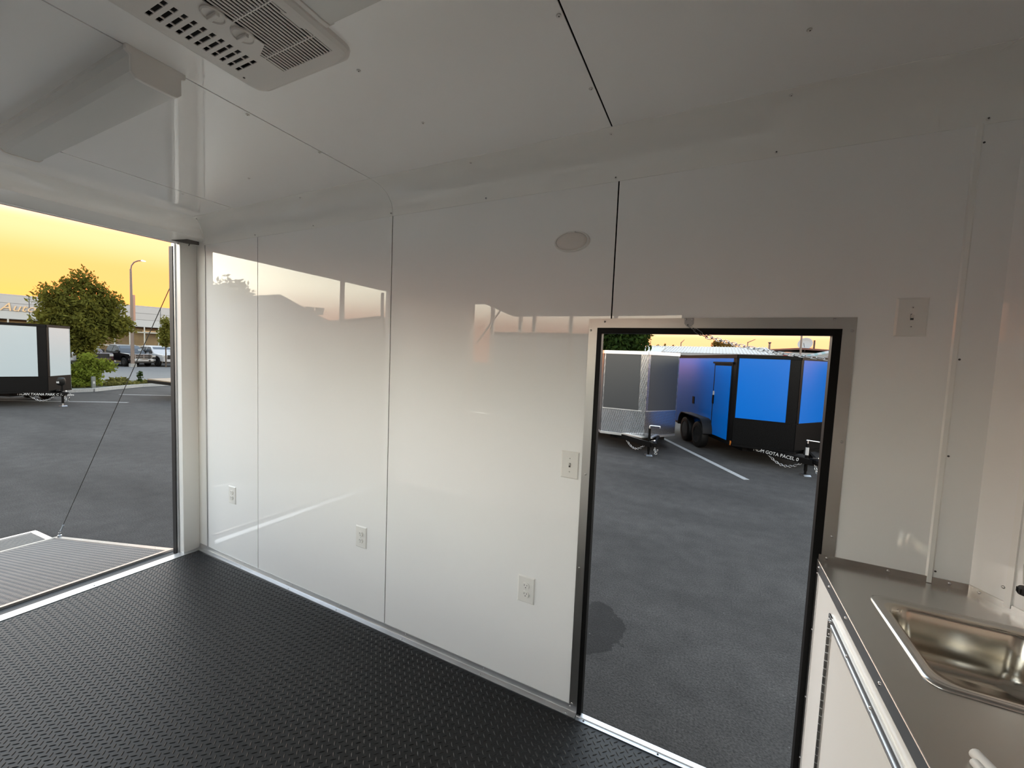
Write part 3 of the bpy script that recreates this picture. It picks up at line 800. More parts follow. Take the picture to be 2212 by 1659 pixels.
fc = thing('faucet', 'chrome gooseneck faucet at the right edge behind the sink', 'faucet', (.862, -.36, ZW))
obj('base_ring', MB().lathe([(.027,0),(.027,.006),(.02,.012),(.016,.03),(.013,.034)], (.862,-.36,ZW), (0,0,1), 20), 'chrome', fc, smooth=40)
gp = [(.862,-.36,ZW+.03),(.862,-.36,ZW+.16)]
for k in range(9):
    a = PI*k/8*.93; gp.append((.862-.052*(1-math.cos(a)), -.36+.072*(1-math.cos(a)), ZW+.16+.088*math.sin(a)))
gp.append((.7625,-.218,1.082))
obj('spout', MB().tube(gp, .0105, 10), 'chrome', fc, smooth=60)
ar = obj('aerator', MB().lathe([(.0135,0),(.0150,.004),(.0150,.016),(.0125,.020)], (.7605,-.214,1.052), (0,0,1), 16), 'black_rubber', fc, smooth=30)
for k in range(12):
    a = 2*PI*k/12
    obj('grip', MB().box(.7605+.0150*math.cos(a)-.0011, -.214+.0150*math.sin(a)-.0011, 1.056, .7605+.0150*math.cos(a)+.0011, -.214+.0150*math.sin(a)+.0011, 1.068), 'plastic_black', ar)
pf = thing('pipe_fitting', 'white plastic pipe fitting lying on the steel worktop', 'fitting', (.452, -.80, ZW))
obj('pipe', MB().tube([(.4475,-.765,ZW+.0125),(.466,-.830,ZW+.0125)], .0095, 12), 'white_plastic', pf, smooth=50)
obj('collar', MB().tube([(.4395,-.784,ZW+.0098),(.4425,-.80,ZW+.0098)], .0075, 12), 'white_plastic', pf, smooth=50)

# ================================================================== outdoors: ground
go = struct('ground', MB().box(-140, -120, -.4, 140, 140, 0), 'asphalt'); go.location.z = G
def strip(name, poly, z0, z1, m, label, cat='line', kind=None):
    o = obj(name, MB().prism(poly, 'z', G+z0, G+z1), m)
    tag(o, label, cat); 
    if kind: o['kind'] = kind
    return o
def line(a, b, w, label):
    a, b = Vector((*a,0)), Vector((*b,0)); d = (b-a).normalized(); n = Vector((-d.y, d.x, 0))*w/2
    return strip('parking_line', [tuple((p)[:2]) for p in (a-n, b-n, b+n, a+n)], 0, .004, 'line_paint', label)
line((-1.9,12.1), (.72,7.26), .115, 'white painted bay line between the charcoal and blue trailers')
line((-22.6,2.2), (-18.75,5.1), .11, 'white painted bay line under the hitch of the white-panelled trailer')
line((-21.8,5.95), (-15.5,10.4), .11, 'white painted bay line in front of the flatbed trailer')
strip('road', [(-46.0,-60),(-27.6,-60),(-27.6,60),(-44.4,60)], 0, .012, 'road', 'grey public road beyond the grass verge', 'road', 'structure')
strip('verge', [(-28.0,-60),(-24.6,-20),(-23.75,4.6),(-23.75,5.6),(-24.6,6.9),(-25.2,8.0),(-25.4,9.2),(-25.6,60),(-28.6,60)], 0, .10, 'soil', 'grassy verge strip behind the white kerb', 'verge', 'structure')
kp = [(-24.4,-20),(-23.6,4.4),(-23.55,5.7),(-24.3,6.75),(-25.0,7.9),(-25.15,9.2),(-25.3,30)]
kb = MB()
for a, b in zip(kp[:-1], kp[1:]): kb.bar((*a, G+.07), (*b, G+.07), .17, .14)
k_ = struct('kerb', kb, 'line_paint'); k_['label'] = 'white painted concrete kerb along the verge'

# ------------------------------------------------------------------ plants
def foliage(lumps, size, seed, shell=.55, squash=1.0):
    rng = np.random.default_rng(seed); V = []; F = []; o = 0
    for c, r, n in lumps:
        d = rng.normal(size=(n,3)); d /= np.linalg.norm(d, axis=1)[:,None]
        rad = shell + (1-shell)*rng.random(n)**.7
        rad *= 1 + .22*np.sin(d[:,0]*5+seed)*np.cos(d[:,1]*6+d[:,2]*4)
        P = np.array(c) + d*np.array(r)*rad[:,None]
        a = rng.normal(size=(n,3)); a[:,2] -= .5; a /= np.linalg.norm(a, axis=1)[:,None]
        b = np.cross(a, rng.normal(size=(n,3))); b /= np.linalg.norm(b, axis=1)[:,None]
        s = size*(.6+.8*rng.random(n))[:,None]
        q = np.stack([P-a*s, P+b*s*.42, P+a*s, P-b*s*.42], axis=1)
        V.append(q.reshape(-1,3)); F += [(o+4*k, o+4*k+1, o+4*k+2, o+4*k+3) for k in range(n)]; o += 4*n
    b = MB(); b.v = [tuple(p) for p in np.concatenate(V)]; b.f = F
    return b
def tree(name, label, cat, base, lumps, size, m, seed, trunk_r, trunk_top, group=None, shell=.35, branches=5):
    t = thing(name, label, cat, base, group=group)
    f = obj('foliage', foliage(lumps, size, seed, shell), m, t, recalc=False); f['kind'] = 'stuff'
    rng = random.Random(seed); b = Vector(base); tp = Vector(trunk_top)
    obj('trunk', MB().tube([b, b.lerp(tp,.4)+Vector((rng.uniform(-.05,.05),)*3), tp], [trunk_r, trunk_r*.8, trunk_r*.55], 8), 'trunk', t, smooth=60)
    for k in range(branches):
        c = Vector(lumps[k % len(lumps)][0]); s = b.lerp(tp, .6+.35*k/max(1, branches))
        obj('branch', MB().tube([s, s.lerp(c,.5)+Vector((0,0,.1)), c], [trunk_r*.4, trunk_r*.28, trunk_r*.12], 5), 'trunk', t)
    return t
tb_ = (-26.3, 6.3, G+.1)
tree('street_tree', 'broad green tree on the verge glowing against the sunset', 'tree', tb_,
     [((-26.4,6.25,2.1),(1.2,1.25,.9),6670),((-26.5,5.6,2.5),(.9,.85,.75),2900),((-26.2,7.3,2.42),(.85,.85,.62),2465),((-26.4,6.4,3.2),(1.0,1.15,.8),2465),((-26.5,5.45,3.4),(.6,.68,.66),899),((-26.3,7.22,3.35),(.62,.68,.62),986),((-26.4,6.4,4.25),(.45,.55,.7),609),((-26.3,6.2,1.25),(.6,.55,.45),1160),((-26.3,6.9,3.95),(.4,.4,.45),348),((-26.45,5.9,4.0),(.4,.4,.45),348)],
     .088, 'leaf_olive', 3, .13, (-26.4,6.4,1.6), shell=.15, branches=8)
tree('young_tree', 'slim young tree standing before the parked white pickup', 'tree', (-44.2,17.05,G),
     [((-44.2,17.05,2.3),(.6,.62,.9),900),((-44.2,17.1,3.3),(.45,.45,.75),500),((-44.2,17.0,1.6),(.5,.5,.4),350)],
     .12, 'leaf_olive', 5, .07, (-44.2,17.05,2.2), shell=.1, branches=3)
bu = thing('shrub', 'leafy yellow-green shrub growing on the verge beside the marker post', 'shrub', (-25.0,6.05,G+.1))
f = obj('foliage', foliage([((-25.0,6.0,.0),(.5,.5,.5),1900),((-25.1,5.75,.25),(.4,.42,.42),900),((-25.0,6.5,.45),(.4,.5,.35),700),((-25.0,6.0,.75),(.35,.35,.3),350),((-25.0,5.7,-.3),(.5,.75,.22),900)], .075, 9, .1), 'leaf_light', bu, recalc=False); f['kind'] = 'stuff'
for k in range(4): obj('stem', MB().tube([(-25.0,6.05,G+.1),(-25.0+.1*(k-1.5),5.9+.2*k,.5)], .018, 5), 'trunk', bu)
w_ = thing('weed_stalk', 'dark dead weed stalk standing on the verge', 'weed', (-25.3,7.95,G+.1))
obj('stalk', MB().tube([(-25.3,7.95,G+.08),(-25.3,7.98,.0)], .02, 5), 'trunk', w_)
f = obj('seed_head', foliage([((-25.3,7.98,.0),(.12,.13,.2),160),((-25.3,7.96,-.28),(.1,.1,.12),70)], .05, 4, .1), 'leaf_dark', w_, recalc=False); f['kind'] = 'stuff'
gs = obj('grass', foliage([((-24.9,4.9,G+.13),(.5,1.0,.10),900),((-25.3,7.2,G+.15),(.5,.8,.12),900),((-25.7,8.9,G+.16),(.45,1.2,.12),1200),((-25.9,12,G+.15),(.5,2.6,.10),1200),((-25.9,7.35,G+.28),(.3,.45,.16),300)], .085, 14, .1), 'grass_dry', recalc=False)
tag(gs, 'dry tufty grass growing along the verge', 'grass', kind='stuff')
mp_ = thing('marker_post', 'short grey marker post in front of the shrub', 'post', (-24.35,5.98,G+.09))
obj('post_body', MB().box(-24.41,5.92,G+.09,-24.29,6.04,.01), 'post_grey', mp_, bevel=.01)
obj('decal', MB().box(-24.288,5.95,-.30,-24.285,6.01,-.20), 'white_reflector', mp_)

# street lamp with banner
lp = thing('street_lamp', 'tall curved street lamp with a small banner across the road', 'street lamp', (-44.8,14.95,G))
obj('pole', MB().tube([(-44.8,14.95,G),(-44.8,14.95,5.0),(-44.8,14.95,7.75)], [.14,.10,.075], 10), 'pole_steel', lp, smooth=60)
obj('arm', MB().tube([(-44.8,14.95,7.7),(-44.78,15.0,8.05),(-44.72,15.15,8.35),(-44.65,15.38,8.52),(-44.56,15.6,8.58)], .05, 8), 'pole_steel', lp, smooth=60)
obj('lamp_head', MB().prism([(15.5,8.53),(15.62,8.50),(15.86,8.55),(15.85,8.60),(15.6,8.64)], 'x', -44.66, -44.46), 'aluminium', lp)
obj('banner', MB().box(-44.82,15.03,3.4,-44.78,15.20,5.6), 'banner', lp)
obj('pole_base', MB().box(-45.0,14.75,G,-44.6,15.15,G+.3), 'concrete', lp)

# ------------------------------------------------------------------ cargo trailers
def wheel(t, c, ax, r=.345, w=.20, rim='rim_black'):
    tw = obj('wheel', MB().lathe([(r*.62,-w/2),(r*.86,-w/2),(r*.97,-w*.42),(r,-w*.25),(r,w*.25),(r*.97,w*.42),(r*.86,w/2),(r*.62,w/2),(r*.60,w*.3),(r*.60,-w*.3)], c, ax, 32), 'tire', t, world=False, smooth=40)
    a = Vector(ax); c = Vector(c)
    obj('rim', MB().lathe([(r*.62,w*.46),(r*.56,w*.44),(r*.52,w*.25),(r*.24,w*.22),(r*.20,w*.34),(r*.1,w*.38),(0,w*.38)], c, ax, 24), rim, tw, world=False, smooth=30)
    u = a.cross(Vector((0,0,1))).normalized(); v = a.cross(u)
    for k in range(6):
        an = 2*PI*k/6; p = c + a*(w*.28) + (u*math.cos(an)+v*math.sin(an))*r*.38
        obj('spoke', MB().obox(p, (u*math.cos(an)+v*math.sin(an))*r*.16, a.cross(u*math.cos(an)+v*math.sin(an))*r*.045, a*w*.06), rim, tw, world=False)
    return tw
def chain_mesh(a, b, sag, n, r=.006, l=.05):
    a, b = Vector(a), Vector(b); m = MB()
    pts = []
    for k in range(n+1):
        s = k/n; p = a.lerp(b, s); p.z -= sag*4*s*(1-s); pts.append(p)
    for k in range(n):
        p, q = pts[k], pts[k+1]; d = (q-p); L = d.length*.68; d.normalize()
        s = d.cross(Vector((0,0,1)) if abs(d.z) < .9 else Vector((1,0,0))).normalized(); u = s.cross(d)
        e = s if k % 2 else u; mid = (p+q)/2; ring = []
        for j in range(9):
            an = 2*PI*j/8; ring.append(mid + d*(L*math.cos(an)) + e*(r*2.6*math.sin(an)))
        m.tube(ring, r, 5, cap=False)
    return m
def text_on(parent, s, M4, size, m='chalk', shear=0.0, name='lettering', extrude=.002):
    cu = bpy.data.curves.new(name, 'FONT'); cu.body = s; cu.size = size; cu.shear = shear; cu.extrude = extrude
    cu.materials.append(MATS[m]); cu.resolution_u = 2
    tmp = bpy.data.objects.new(name, cu); COL.objects.link(tmp)
    dg = bpy.context.evaluated_depsgraph_get()
    me = bpy.data.meshes.new_from_object(tmp.evaluated_get(dg)); me.name = name
    bpy.data.objects.remove(tmp, do_unlink=True)
    if not me.materials: me.materials.append(MATS[m])
    o = link(name, me, parent)
    o.matrix_local = M4
    return o
def frame_mat(origin, xdir, ydir):
    x = Vector(xdir).normalized(); y = Vector(ydir).normalized(); z = x.cross(y)
    R = Matrix.Identity(4)
    for i in range(3): R[i][0] = x[i]; R[i][1] = y[i]; R[i][2] = z[i]; R[i][3] = origin[i]
    return R
def cargo_trailer(label, front_left, axis, width, nose, length, z0, z1, skin, trim, guard, rail, panel_z, nosepanel=None, door=False, axles=2, writing=None, nosebox=False, chain_l=True, strip_w=.16):
    """local frame: x forwards, y to the trailer's left, origin on the ground at the front centre"""
    a = math.radians(axis); hw = width/2
    fl_ = Vector((*front_left, 0)); left = Vector((-math.sin(a), math.cos(a), 0))
    # 'front_left' is the corner on the side that faces the doorway (the trailer's right)
    org = fl_ + left*hw
    t = thing('cargo_trailer', label, 'trailer', (org.x, org.y, G), a)
    plan = [(-length,-hw),(0,-hw),(nose,0),(0,hw),(-length,hw)]
    obj('body', MB().prism(plan, 'z', z0, z1), trim, t, world=False)
    def face_box(A, B, s0, s1, za, zb_, th, m, name):
        d = B-A; L = d.length; d.normalize(); n = Vector((d.y,-d.x,0))
        c = A + d*((s0+s1)/2) + n*(th/2) + Vector((0,0,(za+zb_)/2))
        return obj(name, MB().obox(c, d*((s1-s0)/2), n*(th/2), Vector((0,0,(zb_-za)/2))), m, t, world=False)
    RB, RF, NO, LF, LB = [Vector((*p,0)) for p in plan]
    nl = (NO-RF).length
    ang_ = plan
    # nose faces
    for A, B in ((RF,NO),(NO,LF)):
        e0, e1 = (.03, strip_w) if A is RF else (strip_w*.5, .03)
        if A is RF: e0, e1 = .03, strip_w
        face_box(A, B, e0, nl-e1, panel_z, z1-.075, .012, nosepanel or skin, 'nose_panel')
        face_box(A, B, .004, nl-.004, z0+.05, panel_z-.012, .010, guard, 'stone_guard')
        face_box(A, B, 0, nl, z1-.07, z1+.01, .022, rail, 'top_rail')
        face_box(A, B, 0, nl, z0-.01, z0+.045, .018, rail, 'bottom_rail')
        face_box(A, B, e0*.5, nl-e1*.5, panel_z-.014, panel_z+.006, .016, rail if rail != 'black_paint' else trim, 'panel_moulding')
    w = strip_w
    face_box(RF, NO, nl-w+.008, nl-.002, panel_z, z1-.075, .010, guard, 'nose_strip')
    face_box(NO, LF, .002, w*.5-.006, panel_z, z1-.075, .010, guard, 'nose_strip')
    # side
    L = length
    if door:
        face_box(RB, RF, 0, L-1.10, z0+.045, z1-.075, .010, skin, 'side_panel')
        face_box(RB, RF, L-.17, L-.01, z0+.045, z1-.075, .010, trim, 'corner_strip')
        dr = face_box(RB, RF, L-1.10, L-.17, z0+.02, z1-.20, .016, 'black_paint', 'side_door')
        face_box(RB, RF, L-1.04, L-.23, z0+.08, z1-.26, .024, skin, 'door_panel')
        face_box(RB, RF, L-1.14, L-.13, z1-.21, z1-.165, .045, 'black_paint', 'drip_cap')
        face_box(RB, RF, L-1.10, L-.17, z1-.165, z1-.075, .010, skin, 'side_panel')
        face_box(RB, RF, L-1.06, L-1.00, z0+.86, z0+1.08, .045, 'black_paint', 'door_latch')
        face_box(RB, RF, L-1.06, L-1.00, z0+1.08, z0+1.18, .038, 'white_reflector', 'door_lock')
        face_box(RB, RF, L-.05, L-.01, z0-.0, z0+.10, .024, 'amber', 'marker_lamp')
        face_box(RB, RF, L-2.35, L-2.22, z0+.72, z0+.92, .022, 'black_paint', 'vent')
    else:
        face_box(RB, RF, 0, L-.03, z0+.045, z1-.075, .010, skin, 'side_panel')
    face_box(RB, RF, 0, L, z1-.07, z1+.01, .022, rail, 'top_rail')
    face_box(RB, RF, 0, L, z0-.01, z0+.045, .016, rail, 'bottom_rail')
    face_box(LF, LB, 0, L, z0+.045, z1-.075, .010, skin, 'side_panel')
    face_box(LF, LB, 0, L, z1-.07, z1+.01, .022, rail, 'top_rail')
    # running gear
    wx = [-1.42-.84*k for k in range(axles)]
    for x in wx:
        for s in (-1, 1): wheel(t, (x, s*(hw+.13), .345), (0, s, 0))
    for s in (-1, 1):
        fp = []
        x_f, x_b = wx[0]+.46, wx[-1]-.46
        for k in range(7): an = PI/2*k/6; fp.append((x_f-.30*(1-math.cos(an)), .44+.37*math.sin(an)))
        for k in range(7): an = PI/2*k/6; fp.append((x_b+.30*(1-math.sin(an)), .44+.37*math.cos(an)))
        inn = [(x+(-.02 if x > (x_f+x_b)/2 else .02), z-.022) for x, z in fp]
        obj('fender', MB().prism(fp+inn[::-1], 'y', min(s*(hw-.02), s*(hw+.26)), max(s*(hw-.02), s*(hw+.26))), 'plastic_black', t, world=False, smooth=30)
    obj('chassis', MB().box(-length, -hw+.25, z0-.12, 0, hw-.25, z0), 'black_paint', t, world=False)
    # tongue
    zc = z0-.03; tip = Vector((nose+.78, 0, zc))
    for s in (-1, 1):
        bmx = obj('tongue_beam', MB().bar((nose*.25-.15, s*hw*.62, zc), (tip.x-.10, s*.04, zc), .05, .115), 'black_paint', t, world=False)
        obj('bracket_plate', MB().bar((nose*.30-.1, s*hw*.60, zc+.075), (tip.x-.55, s*.10, zc+.075), .07, .03), rail, t, world=False)
    obj('coupler', MB().prism([(tip.x-.22,-.045),(tip.x-.22,.045),(tip.x,.06),(tip.x+.06,.035),(tip.x+.06,-.035),(tip.x,-.06)], 'z', zc-.01, zc+.075), 'black_paint', t, world=False, bevel=.01)
    obj('coupler_latch', MB().bar((tip.x-.16,0,zc+.085), (tip.x+.0,0,zc+.12), .03, .02), 'aluminium', t, world=False)
    jx = nose+(.62 if nosebox else .42)
    jk = obj('jack', MB().tube([(jx,0,.10),(jx,0,zc+.34)], .030, 10), 'black_paint', t, world=False, smooth=60)
    obj('jack_leg', MB().tube([(jx,0,.02),(jx,0,.30)], .022, 10), 'black_paint' if not nosebox else 'zinc', jk, world=False, smooth=60)
    obj('jack_foot', MB().prism([(jx-.09,0),(jx+.09,0),(jx+.06,.03),(jx-.06,.03)], 'y', -.07, .07), 'zinc', jk, world=False)
    if not nosebox:
        obj('jack_crank', MB().tube([(jx,0,zc+.34),(jx,0,zc+.40),(jx+.02,.02,zc+.41),(jx+.05,.22,zc+.40),(jx+.05,.22,zc+.36)] if not writing else [(jx,0,zc+.34),(jx,0,zc+.40),(jx-.01,-.02,zc+.405),(jx+.04,.20,zc+.385)], .013, 6), 'aluminium_bright', jk, world=False, smooth=60)
    if nosebox:
        mo_ = obj('jack_motor', MB().lathe([(.0,0),(.07,.01),(.10,.05),(.105,.16),(.08,.24),(0,.26)], (jx-.02,-.02,zc+.30), (.25,-.1,1), 14), 'plastic_black', jk, world=False, smooth=40)
        obj('motor_label', MB().box(jx-.02, -.135, zc+.37, jx+.07, -.118, zc+.43), 'white_reflector', mo_, world=False)
    if not nosebox and writing: obj('jack_label', MB().lathe([(.0312,zc+.10),(.0312,zc+.26)], (jx,0,0), (0,0,1), 10), 'white_reflector', jk, world=False)
    p0, p1 = Vector((nose*.62, -hw*.40, zc-.03)), Vector((tip.x-.32, -.12, zc-.06))
    obj('safety_chain', chain_mesh(p0, p1, .17, 15, .009), 'zinc', t, world=False, smooth=80)
    obj('safety_chain', chain_mesh((tip.x-.25,.10,zc-.05), (tip.x-.05,.10,zc-.10), .16, 9, .008), 'zinc', t, world=False, smooth=80)
    if writing:
        A, B = Vector((nose*.25-.15, -hw*.62, zc)), Vector((tip.x-.10, -.04, zc))
        d = (B-A).normalized(); n = Vector((d.y,-d.x,0))
        text_on(t, writing, frame_mat(A + d*.12 + n*.0265 + Vector((0,0,-.035)), d, (0,0,1)), .105, 'chalk', .15)
    return t, plan
cargo_trailer('bright blue enclosed cargo trailer with black nose trim seen through the doorway', (.494,8.86), -66, 2.04, .59, 4.2, .36, 2.45, 'blue_paint', 'black_paint', 'checker_black', 'black_paint', 1.005, door=True, writing='T4DM GOTA PACEL 0', strip_w=.19)
cargo_trailer('charcoal enclosed cargo trailer with silver checker-plate nose at the doorway left', (-2.50,8.62), -64, 1.90, .50, 3.6, .34, 2.455, 'charcoal_paint', 'checker_plate', 'checker_plate', 'aluminium_bright', 1.0, strip_w=.17)
cargo_trailer('white-panelled cargo trailer with black frame parked outside the ramp opening', (-19.72,2.35), 15, 1.80, .50, 4.4, .42, 2.62, 'pale_paint', 'black_paint', 'black_paint', 'black_paint', .94, writing='TSCAN TXANA PARK C 174-60m', nosebox=True, strip_w=.20)
cargo_trailer('black enclosed cargo trailer half hidden behind the right door jamb', (3.25,10.5), -66, 1.98, .53, 3.6, .36, 2.42, 'black_paint', 'black_paint', 'checker_black', 'black_paint', 1.09, strip_w=.19)
cargo_trailer('white enclosed cargo trailer mirrored in the glossy wall panels', (-4.3,-5.9), 180, 1.98, .53, 4.2, .46, 2.70, 'white_paint', 'black_paint', 'black_paint', 'black_paint', 1.15, strip_w=.19)
# spare electric jack motor on the white-panelled trailer
# flatbed trailer
fb = thing('flatbed_trailer', 'low flatbed trailer with red and white reflector tape beside the rear post', 'trailer', (-20.2,8.4,G))
obj('deck', MB().prism([(-20.6,6.4),(-18.4,6.35),(-18.9,11.5),(-21.1,11.5)], 'z', .06, .13), 'wood_deck', fb)
obj('frame_rail', MB().bar((-18.36,6.75,-.02), (-18.80,11.5,-.02), .10, .22), 'black_paint', fb)
obj('frame_rail', MB().bar((-20.6,6.45,.02), (-18.4,6.4,.04), .10, .12), 'black_paint', fb)
for k in range(6):
    s = .30+k*.42; x = -18.305-.0926*s
    obj('reflector_tape', MB().box(x, 6.75+s, -.10, x+.014, 6.75+s+.24, .03), 'red_reflector' if k % 2 == 0 else 'white_reflector', fb)
for y in (8.8, 9.6):
    o = wheel(fb, (.9, y-8.4, .30), (1,0,0), .30, .18)

# ------------------------------------------------------------------ parked pickups across the road
def pickup(label, front, heading, paint, chrome=True, suv=False):
    a = math.radians(heading)
    t = thing('pickup_truck', label, 'truck', (front[0], front[1], G), a)
    # side profile, x=0 is the front bumper, backwards negative
    lower = [(-.05,.48),(-.03,.95),(-.12,1.12),(-1.35,1.20),(-1.55,1.22),(-5.55,1.22),(-5.6,.60),(-5.35,.52),(-4.85,.52),(-4.75,.78),(-4.45,.92),(-4.15,.92),(-3.85,.78),(-3.75,.50),(-1.55,.46),(-1.45,.78),(-1.2,.92),(-.9,.92),(-.62,.78),(-.52,.48)]
    obj('body', MB().prism(lower, 'y', -.96, .96), paint, t, world=False, bevel=.05)
    back = -5.5 if suv else -3.75
    cab = [(-1.45,1.20),(-2.15,1.80),(-2.6,1.90),(back+.25,1.88),(back,1.22)]
    cb2 = MB(); n = len(cab)
    vs = [(x, -.93+(z-1.2)*.28, z) for x, z in cab] + [(x, .93-(z-1.2)*.28, z) for x, z in cab]
    cb2.add(vs, [tuple(range(n)), tuple(range(2*n-1, n-1, -1))] + [(i, (i+1) % n, n+(i+1) % n, n+i) for i in range(n)])
    c_ = obj('cab', cb2, paint, t, world=False, bevel=.05)
    wsn = Vector((.66,0,.75)).normalized()
    p = [(-1.53,-.83,1.245),(-1.53,.83,1.245),(-2.11,.69,1.755),(-2.11,-.69,1.755)]
    obj('windscreen', MB().add([Vector(q)+wsn*.012 for q in p] + [Vector(q)-wsn*.02 for q in p], [(0,1,2,3),(7,6,5,4),(0,4,5,1),(1,5,6,2),(2,6,7,3),(3,7,4,0)]), 'glass_dark', c_, world=False)
    for s in (-1, 1):
        for (xa, xb, xc, xd) in ((-1.72,-2.72,-2.66,-2.22), (-2.82,-3.70 if not suv else -4.6,-3.60 if not suv else -4.5,-2.76)):
            q = [(xa,1.27),(xb,1.27),(xc,1.76),(xd,1.76)]
            pts = [(x, s*(.93-(z-1.2)*.28+.012), z) for x, z in q]; pts2 = [(x, s*(.93-(z-1.2)*.28-.02), z) for x, z in q]
            obj('side_window', MB().add(pts+pts2, [(0,1,2,3),(7,6,5,4),(0,4,5,1),(1,5,6,2),(2,6,7,3),(3,7,4,0)]), 'glass_dark', c_, world=False)
        obj('mirror', MB().box(-1.85, s*1.02-.09, 1.20, -1.72, s*1.02+.09, 1.42), 'plastic_black', c_, world=False, bevel=.02)
        obj('headlight', MB().box(-.14, s*.78-.14, .86, .005, s*.78+.14, 1.04), 'head_lamp', t, world=False, bevel=.02)
    gm = 'chrome' if chrome else 'plastic_black'
    gr = obj('grille', MB().box(-.1, -.60, .74, .0, .60, 1.07), 'plastic_black', t, world=False)
    for z in (.74, .90, 1.06): obj('grille_bar', MB().box(-.05, -.62, z-.022, .018, .62, z+.022), gm, gr, world=False)
    for y in (-.61, 0, .61): obj('grille_bar', MB().box(-.05, y-.028, .74, .018, y+.028, 1.07), gm, gr, world=False)
    obj('bumper', MB().prism([(-.25,-.97),(.0,-.93),(.09,-.70),(.10,0),(.09,.70),(.0,.93),(-.25,.97)], 'z', .47, .68), gm if chrome else paint, t, world=False, bevel=.02)
    obj('valance', MB().box(-.3, -.85, .33, .02, .85, .47), 'plastic_black', t, world=False)
    obj('price_card', MB().box(-1.70, .45, 1.36, -1.66, .72, 1.52), 'pale_paint', c_, world=False)
    for x in (-1.05, -4.30):
        for s in (-1, 1): wheel(t, (x, s*.84, .385), (0, s, 0), .385, .24, 'rim_alloy')
    return t
pickup('dark maroon pickup parked behind the shrub across the road', (-46.0,13.25), 6, 'truck_maroon', chrome=False)
pickup('black pickup with chrome grille parked behind the lamp post', (-45.3,15.9), 6, 'truck_black')
pickup('white pickup parked at the far right of the ramp opening', (-44.9,18.1), 6, 'truck_white', chrome=False)
pickup('silver pickup mostly hidden behind the white-panelled trailer', (-46.4,11.1), 6, 'truck_silver', chrome=False)

# ------------------------------------------------------------------ dealership building across the road
A = Vector((-61.2,3.5,0)) - Vector((9.8,29.5,0)).normalized()*23.5; B = Vector((-51.4,33.0,0)); d = (B-A).normalized(); n = Vector((d.y,-d.x,0)); Lb = (B-A).length
db = thing('dealership', 'long low car dealership with pale panel band and glazed front', 'building', tuple((A+B)/2 + Vector((0,0,G))))
def fbx(s0, s1, z0, z1, off, th, m, name, par=db):
    c = A + d*((s0+s1)/2) + n*(off+th/2) + Vector((0,0,(z0+z1)/2))
    return obj(name, MB().obox(c, d*((s1-s0)/2), n*(th/2), Vector((0,0,(z1-z0)/2))), m, par)
fbx(0, Lb, G, 5.3, -9, 8.0, 'facade_core', 'building_mass')
fbx(0, Lb, G, 3.3, -.9, .1, 'shop_inside', 'showroom_interior')
fbx(0, Lb, 3.22, 5.4, -.9, .80, 'facade_core', 'fascia_core')
pwid = 2.35
np_ = int(Lb/pwid)+1
for k in range(np_):
    s0, s1 = k*pwid+.03, min(Lb, (k+1)*pwid)-.03
    if s1 <= s0: continue
    fbx(s0, s1, 4.72, 5.45, -.1, .05, 'facade_panel', 'fascia_panel')
    fbx(s0, s1, 4.02, 4.69, -.1, .05, 'facade_panel', 'fascia_panel')
    fbx(s0, s1, 3.26, 3.99, -.1, .05, 'facade_low', 'fascia_panel')
for k in range(int(Lb/1.17)+1):
    fbx(k*1.17-.05, k*1.17+.05, G, 3.25, -.16, .12, 'mullion', 'mullion')
for z in (1.15, 2.65, .1): fbx(0, Lb, z-.05, z+.05, -.14, .1, 'mullion', 'transom')
gl = fbx(0, Lb, G, 3.22, -.30, .02, 'glass_dark', 'low_wall'); 
gl.scale = (1, 1, 1)
bpy.data.objects.remove(gl, do_unlink=True)
for k in range(7): fbx(31.5+k*3.1, 33.1+k*3.1, 2.75, 2.84, -.55, .2, 'sign_gold', 'ceiling_lamp')
for k in range(6):
    c = A + d*(28.5+k*4.3)
    p0 = c + n*(-.05) + Vector((0,0,G)); p1 = c + d*1.5 + n*(-.05) + Vector((0,0,1.2))
    obj('brace', MB().bar(p0, p1, .08, .10), 'mullion', db)
rim_ = fbx(0, Lb, 5.44, 5.52, -.95, .92, 'facade_panel', 'coping')
sgn = A + d*31.12 + n*.06 + Vector((0,0,4.0))
sm = thing('shop_sign', 'slanted gold script sign letters on the dealership band', 'sign', tuple(sgn))
text_on(sm, 'Auto', frame_mat((0,0,0), d, (0,0,1)), 1.05, 'sign_gold', .35, 'letters', .03)

# ------------------------------------------------------------------ beyond the side doorway
rb = thing('shed_building', 'low brown building with pale ribbed metal roof behind the trailers', 'building', (-.5, 30, G))
obj('wall', MB().box(-4.2, 29.0, G, 3.0, 36, 2.45), 'brown_wall', rb)
rf = obj('roof', MB().add([(-5.0,28.2,2.38),(3.4,28.2,2.42),(3.4,33.0,3.05),(-5.0,33.0,2.98),(-5.0,28.2,2.30),(3.4,28.2,2.34),(3.4,33.0,2.97),(-5.0,33.0,2.90)], [(0,1,2,3),(7,6,5,4),(0,4,5,1),(1,5,6,2),(2,6,7,3),(3,7,4,0)]), 'roof_metal', rb)
for k in range(42):
    x = -4.9+.2*k
    obj('roof_rib', MB().add([(x-.02,28.19,2.385+.0048*k*.2),(x+.02,28.19,2.385+.0048*k*.2),(x+.02,33,3.0+.0083*k*.2),(x-.02,33,3.0+.0083*k*.2),(x,28.19,2.43+.0048*k*.2),(x,33,3.05+.0083*k*.2)], [(0,1,4),(3,5,2),(0,4,5,3),(1,2,5,4)]), 'sign_white', rf)
obj('gutter', MB().box(-5.0, 28.08, 2.22, 3.4, 28.2, 2.33), 'sign_white', rb)
